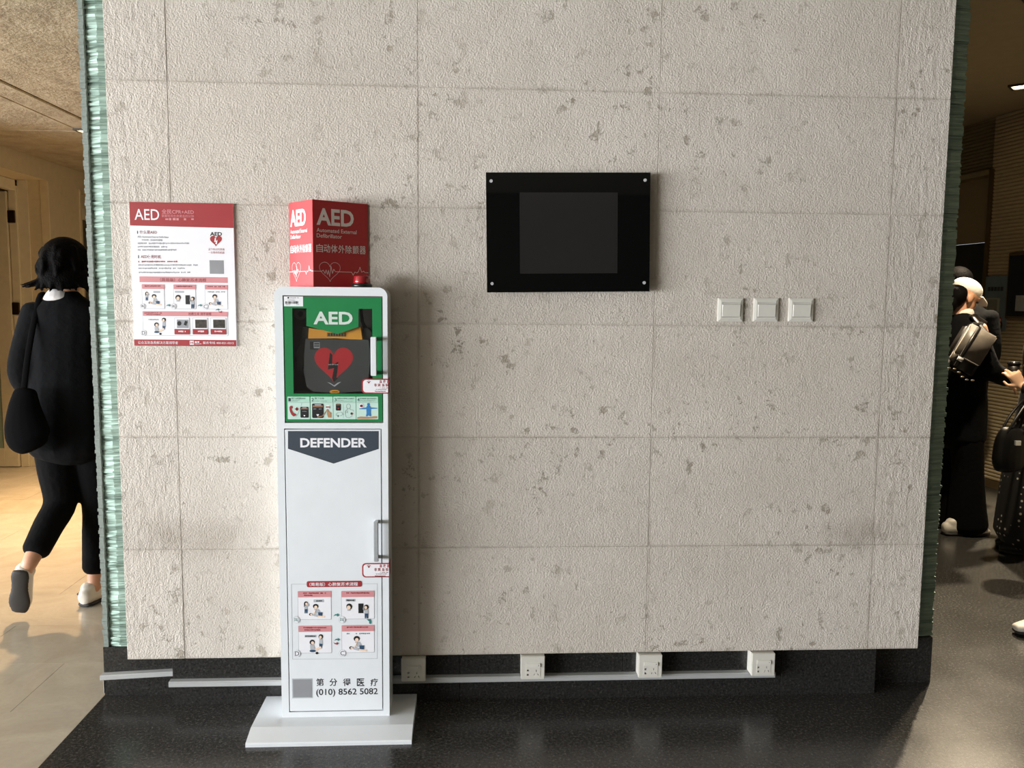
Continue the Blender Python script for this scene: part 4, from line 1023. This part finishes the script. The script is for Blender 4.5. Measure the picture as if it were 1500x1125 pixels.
def add_torso(bm, J, k=1.0):
    lat = (V3(J['shR']) - V3(J['shL'])).normalized(); hp = (V3(J['hipL']) + V3(J['hipR'])) / 2; sh = (V3(J['shL']) + V3(J['shR'])) / 2
    def at_(t): return tuple(hp.lerp(sh, t))
    loft(bm, [at_(-0.12) + (0.13 * k, 0.09 * k), at_(0.05) + (0.160 * k, 0.105 * k), at_(0.35) + (0.130 * k, 0.092 * k), at_(0.65) + (0.150 * k, 0.105 * k), at_(0.92) + (0.150 * k, 0.085 * k), at_(1.06) + (0.085 * k, 0.06 * k)], lat)
    loft(bm, [tuple(sh) + (0.055, 0.055), tuple(V3(J['neck'])) + (0.050, 0.052), tuple(V3(J['head'])) + (0.052, 0.056)], lat)
def add_limbs(bm, J, arms=True):
    for s in 'LR':
        if arms: loft(bm, [tuple(J['sh' + s]) + (0.055,), tuple(V3(J['sh' + s]).lerp(V3(J['el' + s]), 0.4)) + (0.047,), tuple(J['el' + s]) + (0.038,), tuple(V3(J['el' + s]).lerp(V3(J['wr' + s]), 0.35)) + (0.038,), tuple(J['wr' + s]) + (0.025,)])
        loft(bm, [tuple(J['hip' + s]) + (0.088,), tuple(V3(J['hip' + s]).lerp(V3(J['kn' + s]), 0.5)) + (0.072,), tuple(J['kn' + s]) + (0.053,), tuple(V3(J['kn' + s]).lerp(V3(J['an' + s]), 0.35)) + (0.050,), tuple(J['an' + s]) + (0.034,)])
def body_mesh(J, parent, skin, hands=None, voxel=0.008):
    bm = bmesh.new(); add_torso(bm, J); add_limbs(bm, J); R = add_head(bm, J['head'], J['look'])
    for s, sg in (('L', -1), ('R', 1)):
        h = (hands or {}).get(s)
        if h: add_hand(bm, J['wr' + s], h[0], h[1], h[2], h[3] if len(h) > 3 else sg)
        else:
            d = (V3(J['wr' + s]) - V3(J['el' + s])).normalized(); add_hand(bm, J['wr' + s], d, V3((-sg, 0, 0)) if abs(d.x) < 0.8 else V3((0, 0, -1)), 0.35, -1 if s == 'L' else 1)
    for s in 'LR':      # feet
        a = V3(J['an' + s]); t = V3(J['toe' + s]); h = V3(J['heel' + s]); uu = V3(J.get('up' + s, (0, 0, 1))); ff = (t - h).normalized(); uu = (uu - ff * uu.dot(ff)).normalized()
        loft(bm, [tuple(a) + (0.034,), tuple(h.lerp(t, 0.2) + uu * 0.05) + (0.030,), tuple(h.lerp(t, 0.5) + uu * 0.034) + (0.030, 0.022), tuple(h.lerp(t, 0.85) + uu * 0.024) + (0.030, 0.012)])
    o = fuse('body', bm, skin, parent, voxel); eyes(J['head'], R, parent); return o
def shoe(name, ankle, heel, toe, up, parent, mu=SHOEW, ms=SOLE, w=0.046, high=0.07):
    """upper and sole of one shoe; heel and toe are points on the sole, up = away from the sole"""
    h = V3(heel); t = V3(toe); f = (t - h); L = f.length; f.normalize(); u = V3(up); u = (u - f * u.dot(f)).normalized(); s = f.cross(u)
    def p(a, b): return tuple(h + f * (a * L) + u * b)
    bm = bmesh.new()
    loft(bm, [p(0.02, 0.045) + (w * 0.72, 0.040), p(0.25, 0.050) + (w * 0.85, 0.045), p(0.5, 0.044) + (w * 0.9, 0.038), p(0.75, 0.034) + (w * 1.0, 0.026), p(0.95, 0.027) + (w * 0.7, 0.016)], s, 14, 3)
    loft(bm, [p(0.2, 0.05) + (w * 0.8, 0.045), p(0.18, 0.05 + high * 0.6) + (w * 0.78, 0.045)], s, 14, 3)
    o = fuse('shoe', bm, mu, parent, 0.006, 3)
    bm = bmesh.new()
    loft(bm, [p(0.0, 0.013) + (w * 0.72, 0.012), p(0.12, 0.012) + (w * 0.86, 0.013), p(0.4, 0.011) + (w * 0.80, 0.012), p(0.72, 0.011) + (w * 1.06, 0.012), p(0.95, 0.013) + (w * 0.75, 0.011)], s, 14, 3)
    fuse('sole', bm, ms, o, 0.006, 2)
    return o
def garment_legs(name, J, parent, m, hem, r=(0.105, 0.088, 0.072, 0.062), sides='LR'):
    bm = bmesh.new()
    for s in sides:
        a, k, n = V3(J['hip' + s]), V3(J['kn' + s]), V3(J['an' + s]); e = k.lerp(n, hem)
        loft(bm, [tuple(a + V3((0, 0, 0.10))) + (r[0],), tuple(a) + (r[0],), tuple(a.lerp(k, 0.5)) + (r[1],), tuple(k) + (r[2],), tuple(k.lerp(e, 0.5)) + ((r[2] + r[3]) / 2,), tuple(e) + (r[3],)])
    return fuse(name, bm, m, parent, 0.008, 3)

# -- woman walking away down the passage
pw = thing('person', (-1.85, 1.08, 0.0), 'person in black coat and cropped trousers walking away down the passage', 'person')
J = dict(head=(-1.858, 1.10, 1.600), look=(0.12, 1, 0), neck=(-1.862, 1.085, 1.48), shL=(-2.005, 1.07, 1.405), shR=(-1.715, 1.09, 1.405), elL=(-2.055, 1.04, 1.13), elR=(-1.66, 1.10, 1.14), wrL=(-2.02, 1.20, 0.95), wrR=(-1.64, 1.28, 0.98),
         hipL=(-1.945, 1.10, 0.82), hipR=(-1.785, 1.12, 0.82), knL=(-1.925, 1.07, 0.50), knR=(-1.785, 1.15, 0.46), anL=(-1.965, 0.85, 0.275), anR=(-1.785, 1.08, 0.095), upL=(-0.05, 0.95, 0.35), heelL=(-1.985, 0.795, 0.245), toeL=(-2.03, 0.855, 0.030), heelR=(-1.815, 1.02, 0.0), toeR=(-1.755, 1.25, 0.0))
body_mesh(J, pw, SKIN)
bm = bmesh.new()
loft(bm, [(-1.862, 1.08, 1.475, 0.07, 0.06), (-1.862, 1.08, 1.445, 0.125, 0.075), (-1.862, 1.08, 1.39, 0.175, 0.10), (-1.868, 1.085, 1.22, 0.178, 0.125), (-1.872, 1.09, 1.00, 0.182, 0.140), (-1.876, 1.09, 0.85, 0.190, 0.150), (-1.88, 1.09, 0.765, 0.196, 0.155)])
loft(bm, [(-1.985, 1.075, 1.40, 0.075), (-2.025, 1.06, 1.27, 0.070), (-2.052, 1.04, 1.12, 0.066), (-2.045, 1.12, 1.03, 0.062), (-2.02, 1.19, 0.96, 0.058)])
loft(bm, [(-1.735, 1.09, 1.40, 0.075), (-1.69, 1.09, 1.27, 0.068), (-1.662, 1.10, 1.13, 0.062), (-1.65, 1.20, 1.05, 0.058), (-1.64, 1.27, 0.99, 0.055)])
fuse('coat', bm, CLOTH, pw, 0.009, 5)
bm = bmesh.new(); loft(bm, [(-1.885, 1.06, 1.455, 0.070, 0.055), (-1.885, 1.068, 1.482, 0.058, 0.050)]); fuse('collar', bm, mat('pale_collar', '#B9B6B4', 0.7), pw, 0.006, 3)
garment_legs('trousers', J, pw, CLOTH2, 0.80, (0.105, 0.092, 0.074, 0.060))
bm = bmesh.new()
blob(bm, (-1.862, 1.085, 1.640), (0.103, 0.112, 0.108)); blob(bm, (-1.862, 1.068, 1.575), (0.106, 0.095, 0.075))
rh = random.Random(4)
for i in range(34):
    a = math.radians(-200 + 220 * i / 33); x, y = math.cos(a), math.sin(a); L = rh.uniform(0.03, 0.06)
    b0 = V3((-1.862 + x * 0.088, 1.075 + y * 0.085, 1.575)); out = rh.uniform(0.015, 0.045) + (0.035 if x < -0.6 else 0)
    loft(bm, [tuple(b0) + (0.022,), tuple(b0 + V3((x * 0.018, y * 0.015, -0.035))) + (0.016,), tuple(b0 + V3((x * (0.018 + out), y * out, -0.035 - L * (0.5 if x < -0.6 else 0.8)))) + (0.004,)], (0, 0, 1), 8, 2)
for i in range(60):
    a = rh.uniform(0, 2 * math.pi); zz = rh.uniform(1.57, 1.70); x, y = math.cos(a), math.sin(a); q = math.sqrt(max(0.1, 1 - ((zz - 1.63) / 0.115) ** 2))
    b0 = V3((-1.862 + x * 0.092 * q, 1.082 + y * 0.10 * q, zz)); e = b0 + V3((x * rh.uniform(0.005, 0.028), y * 0.02, -rh.uniform(0.04, 0.07)))
    loft(bm, [tuple(b0) + (0.017,), tuple(b0.lerp(e, 0.5) + V3((x * 0.008, y * 0.008, 0))) + (0.012,), tuple(e) + (0.004,)], (0, 0, 1), 8, 2)
fuse('hair', bm, HAIR, pw, 0.006, 1)
sh = shoe('shoe', J['anL'], J['heelL'], J['toeL'], (-0.05, 0.95, 0.35), pw)
sh2 = shoe('shoe', J['anR'], J['heelR'], J['toeR'], (0, 0, 1), pw)
for o_, c_ in ((sh2, (-1.829, 1.035, 0.062)),):
    bm = bmesh.new(); blob(bm, c_, (0.022, 0.018, 0.008)); bm_obj('shoe_slot', bm, SOLE, o_, True)
bg = thing('shoulder_bag', (-2.045, 0.98, 0.76), 'soft black shoulder bag hanging at the side of the walking person', 'bag')
bm = bmesh.new()
loft(bm, [(-1.965, 0.885, 1.05, 0.050, 0.030), (-1.970, 0.880, 0.98, 0.070, 0.045), (-1.965, 0.875, 0.90, 0.092, 0.055), (-1.955, 0.875, 0.84, 0.098, 0.055), (-1.94, 0.875, 0.805, 0.075, 0.042)])
fuse('bag_body', bm, mat('bag_black', '#060607', 0.95, spec=0.06), bg, 0.008, 4)
bm = bmesh.new()
loft(bm, [(-1.97, 0.880, 1.05, 0.014, 0.006), (-1.965, 0.925, 1.22, 0.014, 0.006), (-1.965, 1.04, 1.46, 0.014, 0.006), (-1.965, 1.10, 1.478, 0.014, 0.006), (-1.98, 1.17, 1.42, 0.014, 0.006)]); bm_obj('strap', bm, MATS['bag_black'], bg, True)

# -- person in a white cap with a grey bag on the back
pa = thing('person', (3.22, 2.25, 0.0), 'person in bright white cap and long black clothes, head bowed, in dim lobby', 'person')
J = dict(head=(3.175, 2.27, 1.520), look=(0.80, 0.10, -0.42), neck=(3.165, 2.26, 1.40), shL=(3.14, 2.40, 1.33), shR=(3.18, 2.11, 1.33), elL=(3.24, 2.46, 1.08), elR=(3.26, 2.05, 1.07), wrL=(3.42, 2.38, 1.03), wrR=(3.42, 2.14, 0.99),
         hipL=(3.17, 2.33, 0.80), hipR=(3.19, 2.17, 0.80), knL=(3.20, 2.33, 0.45), knR=(3.22, 2.17, 0.45), anL=(3.16, 2.33, 0.09), anR=(3.15, 2.16, 0.09), heelL=(3.09, 2.33, 0.0), toeL=(3.36, 2.34, 0.0), heelR=(3.07, 2.15, 0.0), toeR=(3.37, 2.14, 0.0))
body_mesh(J, pa, SKIN)
bm = bmesh.new()
loft(bm, [(3.175, 2.255, 1.40, 0.07, 0.06), (3.168, 2.255, 1.36, 0.13, 0.085), (3.175, 2.255, 1.28, 0.175, 0.12), (3.18, 2.255, 1.08, 0.165, 0.13), (3.185, 2.255, 0.85, 0.185, 0.15), (3.19, 2.255, 0.62, 0.19, 0.15)], (0, 1, 0))
for s in (-1, 1):
    loft(bm, [(3.165, 2.255 + s * 0.13, 1.33, 0.07), (3.23, 2.255 + s * 0.195, 1.10, 0.066), (3.33, 2.255 + s * 0.16, 1.04, 0.058), (3.41, 2.255 + s * 0.12, 1.01, 0.05)])
fuse('coat', bm, CLOTH, pa, 0.01, 5)
bm = bmesh.new()
for s in 'LR':
    y = J['hip' + s][1]
    loft(bm, [(3.18, y, 0.88, 0.11, 0.11), (3.195, y, 0.62, 0.10, 0.10), (3.215, y, 0.42, 0.095, 0.095), (3.225, y, 0.20, 0.112, 0.105), (3.235, y, 0.055, 0.128, 0.115)])
fuse('trousers', bm, CLOTH2, pa, 0.01, 3)
bm = bmesh.new(); loft(bm, [(3.175, 2.262, 1.375, 0.068, 0.064), (3.180, 2.265, 1.43, 0.062, 0.062)]); fuse('collar', bm, mat('white_collar', '#DAD6CC', 0.7), pa, 0.006, 3)
f_ = V3((0.80, 0.10, -0.42)).normalized(); u_ = (V3((0, 0, 1)) - f_ * f_.z).normalized(); s_ = f_.cross(u_); RH = Matrix((s_, f_, u_)).transposed(); hc = V3(J['head'])
bm = bmesh.new(); blob(bm, hc + RH @ V3((0, -0.004, 0.062)), (0.084, 0.100, 0.064), RH); o = fuse('cap', bm, mat('white_cap', '#EFECE4', 0.7), pa, 0.006, 3)
bm = bmesh.new(); loft(bm, [tuple(hc + RH @ V3((0, 0.075, 0.045))) + (0.070, 0.010), tuple(hc + RH @ V3((0, 0.125, 0.032))) + (0.062, 0.008), tuple(hc + RH @ V3((0, 0.155, 0.020))) + (0.040, 0.006)], tuple(s_)); fuse('peak', bm, MATS['white_cap'], o, 0.005, 2)
bm = bmesh.new(); blob(bm, hc + RH @ V3((0, -0.055, -0.015)), (0.080, 0.060, 0.085), RH); blob(bm, hc + RH @ V3((0, -0.075, -0.09)), (0.065, 0.05, 0.07), RH); fuse('hair', bm, HAIR, pa, 0.007, 2)
shoe('shoe', J['anL'], J['heelL'], J['toeL'], (0, 0, 1), pa); shoe('shoe', J['anR'], J['heelR'], J['toeR'], (0, 0, 1), pa)
bk = thing('backpack', (3.20, 2.02, 1.03), 'grey flap backpack with dark straps worn by the person in white cap', 'bag')
GB = mat('grey_leather', '#6A645C', 0.38, var=0.12, scale=30); DB = mat('dark_leather', '#1C1917', 0.35)
# worn on the near shoulder blade, tipped so that the flap runs down towards the free side
BK = Matrix.Translation((3.060, 1.995, 1.218)) @ Matrix.Rotation(math.radians(-8), 4, 'Z') @ Matrix.Rotation(math.radians(28), 4, 'Y')
def bkbox(name, x0, x1, y0, y1, z0, z1, m, bev):
    bm = bmesh.new(); add_box(bm, x0, x1, y0, y1, z0, z1); bmesh.ops.bevel(bm, geom=list(bm.edges), offset=bev, segments=3, affect='EDGES'); bmesh.ops.transform(bm, matrix=BK, verts=list(bm.verts))
    return bm_obj(name, bm, m, bk, True)
bkbox('bag_body', -0.085, 0.100, -0.050, 0.055, -0.17, 0.12, DB, 0.022)
bkbox('flap', -0.088, 0.092, -0.064, -0.046, -0.085, 0.122, GB, 0.008)
bkbox('front_strap', -0.048, -0.022, -0.070, -0.062, -0.15, 0.12, DB, 0.003)
bkbox('buckle', -0.053, -0.017, -0.074, -0.067, -0.110, -0.085, STEEL, 0.002)
bkbox('side_flap', -0.090, -0.052, -0.062, -0.050, -0.13, -0.060, GB, 0.006)
for i in range(6):
    c = BK @ V3((-0.06 + i * 0.032, -0.062, -0.175 + 0.012 * math.sin(i * 1.3)))
    bm = bmesh.new(); blob(bm, c, (0.012, 0.005, 0.006)); bm_obj('chain_link', bm, mat('chain_metal', '#8A8478', 0.3, 0.6), bk, True)
bm = bmesh.new(); loft(bm, [tuple(BK @ V3((0.09, 0.0, 0.11))) + (0.015, 0.006), (3.165, 2.10, 1.375, 0.015, 0.006), (3.175, 2.16, 1.41, 0.015, 0.006), (3.26, 2.15, 1.36, 0.015, 0.006)]); bm_obj('shoulder_strap', bm, DB, bk, True)

# -- tall person in black standing behind
pb = thing('person', (3.60, 2.95, 0.0), 'person in plain black with dark hair standing behind the white cap', 'person')
J = dict(head=(3.545, 2.95, 1.610), look=(0.5, 0.8, -0.1), neck=(3.57, 2.95, 1.48), shL=(3.47, 3.04, 1.40), shR=(3.74, 2.88, 1.40), elL=(3.45, 3.06, 1.12), elR=(3.775, 2.88, 1.12), wrL=(3.50, 3.16, 0.92), wrR=(3.77, 3.0, 0.92),
         hipL=(3.54, 3.0, 0.86), hipR=(3.68, 2.92, 0.86), knL=(3.55, 3.0, 0.47), knR=(3.68, 2.92, 0.47), anL=(3.55, 3.0, 0.09), anR=(3.68, 2.92, 0.09), heelL=(3.53, 2.97, 0), toeL=(3.62, 3.18, 0), heelR=(3.66, 2.89, 0), toeR=(3.75, 3.10, 0))
body_mesh(J, pb, SKIN, voxel=0.01)
bm = bmesh.new(); lat = (0.86, -0.5, 0)
loft(bm, [(3.59, 2.955, 1.47, 0.08, 0.06), (3.60, 2.955, 1.43, 0.14, 0.08), (3.605, 2.955, 1.36, 0.185, 0.115), (3.61, 2.955, 1.10, 0.175, 0.125), (3.61, 2.955, 0.80, 0.185, 0.14)], lat)
loft(bm, [(3.735, 2.88, 1.40, 0.075), (3.775, 2.875, 1.12, 0.068), (3.77, 2.98, 0.94, 0.055)]); loft(bm, [(3.475, 3.03, 1.40, 0.075), (3.45, 3.06, 1.12, 0.068), (3.50, 3.14, 0.94, 0.055)])
fuse('coat', bm, CLOTH, pb, 0.01, 5)
garment_legs('trousers', J, pb, CLOTH2, 0.95)
bm = bmesh.new(); blob(bm, (3.538, 2.94, 1.655), (0.098, 0.105, 0.098)); blob(bm, (3.525, 2.92, 1.575), (0.09, 0.085, 0.085)); fuse('hair', bm, HAIR, pb, 0.008, 2)
shoe('shoe', J['anL'], J['heelL'], J['toeL'], (0, 0, 1), pb, SOLE); shoe('shoe', J['anR'], J['heelR'], J['toeR'], (0, 0, 1), pb, SOLE)

# -- person in a spotted dress who holds a cup
pc = thing('person', (3.42, 1.75, 0.0), 'person in long black white-dotted dress holding a dark cup', 'person')
J = dict(head=(3.37, 1.74, 1.500), look=(-0.75, 0.55, -0.12), neck=(3.385, 1.745, 1.37), shL=(3.31, 1.63, 1.29), shR=(3.43, 1.87, 1.29), elL=(3.285, 1.60, 1.00), elR=(3.42, 1.93, 1.03), wrL=(3.205, 1.70, 1.005), wrR=(3.36, 1.80, 0.92),
         hipL=(3.36, 1.68, 0.80), hipR=(3.42, 1.82, 0.80), knL=(3.35, 1.68, 0.44), knR=(3.41, 1.82, 0.44), anL=(3.36, 1.69, 0.09), anR=(3.42, 1.82, 0.09), heelL=(3.39, 1.67, 0), toeL=(3.20, 1.80, 0), heelR=(3.45, 1.80, 0), toeR=(3.26, 1.93, 0))
body_mesh(J, pc, SKIN2, {'L': ((-0.50, 0.15, 0.86), (0.15, 1.0, 0.1), 1.05, 1)}, voxel=0.005)
k = NT('dotted_dress')
vo = k.n('ShaderNodeTexVoronoi', Scale=26.0, Randomness=0.35); k.l(k.pos, vo.inputs['Vector'])
k.l(k.ramp(vo.outputs['Distance'], [(0.17, rgb('#B9B5AA')), (0.21, rgb('#0B0B0C'))]), k.b.inputs['Base Color']); k.b.inputs['Roughness'].default_value = 0.8; DOT = k.m
bm = bmesh.new(); lat = (0.45, 0.89, 0)
loft(bm, [(3.385, 1.75, 1.355, 0.075, 0.06), (3.375, 1.75, 1.31, 0.135, 0.085), (3.375, 1.75, 1.22, 0.165, 0.115), (3.38, 1.75, 1.03, 0.145, 0.115), (3.385, 1.75, 0.80, 0.185, 0.145), (3.375, 1.75, 0.45, 0.215, 0.185), (3.37, 1.75, 0.13, 0.235, 0.205)], lat, 24)
fuse('dress', bm, DOT, pc, 0.009, 3)
bm = bmesh.new()
loft(bm, [(3.325, 1.645, 1.29, 0.066), (3.30, 1.60, 1.13, 0.060), (3.280, 1.60, 0.995, 0.056), (3.245, 1.65, 0.995, 0.050), (3.222, 1.68, 1.00, 0.044)]); fuse('sleeve', bm, DOT, pc, 0.008, 3)
bm = bmesh.new()
loft(bm, [(3.425, 1.86, 1.29, 0.066), (3.43, 1.92, 1.05, 0.056), (3.40, 1.88, 0.97, 0.05), (3.375, 1.83, 0.935, 0.042)]); fuse('sleeve', bm, DOT, pc, 0.008, 3)
bm = bmesh.new(); blob(bm, (3.385, 1.735, 1.545), (0.100, 0.106, 0.100)); blob(bm, (3.375, 1.70, 1.44), (0.10, 0.085, 0.13)); loft(bm, [(3.365, 1.655, 1.42, 0.075, 0.05), (3.345, 1.615, 1.28, 0.085, 0.045), (3.335, 1.60, 1.17, 0.06, 0.03)], (0.9, 0.3, 0)); fuse('hair', bm, mat('brown_hair', '#15100D', 0.4, bump=0.004, bscale=160), pc, 0.008, 2)
shoe('shoe', J['anL'], J['heelL'], J['toeL'], (0, 0, 1), pc, SOLE); shoe('shoe', J['anR'], J['heelR'], J['toeR'], (0, 0, 1), pc, SOLE)
cup = thing('cup', (3.178, 1.765, 1.055), 'dark paper cup with black lid held in a hand', 'cup')
lathe('cup_body', (3.182, 1.745, 1.045), [(0.024, 0.0), (0.026, 0.02), (0.033, 0.088)], mat('cup_dark', '#1D1815', 0.4), cup)
lathe('cup_lid', (3.182, 1.745, 1.132), [(0.035, 0.0), (0.035, 0.006), (0.031, 0.010), (0.029, 0.016)], mat('cup_lid', '#121212', 0.25), cup)
hb = thing('handbag', (3.055, 1.54, 0.54), 'black leather handbag hanging from the forearm above the dotted dress', 'bag')
bm = bmesh.new(); loft(bm, [(3.06, 1.54, 0.775, 0.070, 0.035), (3.055, 1.54, 0.72, 0.090, 0.05), (3.05, 1.54, 0.62, 0.095, 0.055), (3.055, 1.54, 0.565, 0.085, 0.05)], (1, 0, 0)); fuse('bag_body', bm, mat('handbag_black', '#0B0A0A', 0.45, spec=0.25), hb, 0.007, 3)
for s in (-1, 1):
    bm = bmesh.new(); loft(bm, [(3.01, 1.54 + s * 0.025, 0.76, 0.007), (3.08, 1.56 + s * 0.03, 0.86, 0.007), (3.205, 1.63 + s * 0.02, 0.945, 0.007), (3.16, 1.56 + s * 0.03, 0.86, 0.007), (3.11, 1.54 + s * 0.025, 0.76, 0.007)]); bm_obj('bag_handle', bm, mat('handbag_black', '#0B0A0A', 0.45, spec=0.25), hb, True)
bm = bmesh.new(); add_box(bm, 3.042, 3.072, 1.478, 1.492, 0.70, 0.725); bm_obj('clasp', bm, STEEL, hb)

# -- person stepping in from the hall, of whom only a white shoe shows
pd = thing('person', (2.66, 0.55, 0.0), 'person in dark clothes and white shoes stepping along the dark granite floor', 'person')
J = dict(head=(2.86, 0.42, 1.540), look=(-0.85, 0.3, -0.1), neck=(2.87, 0.42, 1.41), shL=(2.84, 0.28, 1.34), shR=(2.92, 0.56, 1.34), elL=(2.90, 0.24, 1.06), elR=(2.88, 0.62, 1.06), wrL=(2.84, 0.24, 0.84), wrR=(2.78, 0.64, 0.84),
         hipL=(2.87, 0.36, 0.84), hipR=(2.89, 0.50, 0.84), knL=(2.90, 0.36, 0.46), knR=(2.76, 0.52, 0.46), anL=(3.02, 0.36, 0.11), anR=(2.64, 0.545, 0.10), heelL=(3.06, 0.36, 0.03), toeL=(2.83, 0.38, 0.0), heelR=(2.70, 0.54, 0.005), toeR=(2.455, 0.565, 0.005))
body_mesh(J, pd, SKIN, voxel=0.01)
bm = bmesh.new(); lat = (0.27, 0.96, 0)
loft(bm, [(2.88, 0.42, 1.40, 0.08, 0.06), (2.88, 0.42, 1.36, 0.14, 0.085), (2.88, 0.42, 1.27, 0.175, 0.115), (2.88, 0.42, 1.05, 0.165, 0.12), (2.885, 0.43, 0.78, 0.18, 0.135)], lat)
loft(bm, [(2.845, 0.295, 1.34, 0.07), (2.90, 0.24, 1.06, 0.06), (2.85, 0.24, 0.87, 0.05)]); loft(bm, [(2.915, 0.545, 1.34, 0.07), (2.88, 0.62, 1.06, 0.06), (2.79, 0.64, 0.86, 0.05)])
fuse('coat', bm, CLOTH, pd, 0.01, 5); garment_legs('trousers', J, pd, CLOTH2, 0.9)
bm = bmesh.new(); blob(bm, (2.885, 0.42, 1.59), (0.105, 0.098, 0.098)); blob(bm, (2.92, 0.42, 1.50), (0.08, 0.09, 0.10)); fuse('hair', bm, HAIR, pd, 0.009, 2)
shoe('shoe', J['anL'], J['heelL'], J['toeL'], (0, 0, 1), pd); shoe('shoe', J['anR'], J['heelR'], J['toeR'], (0, 0, 1), pd)
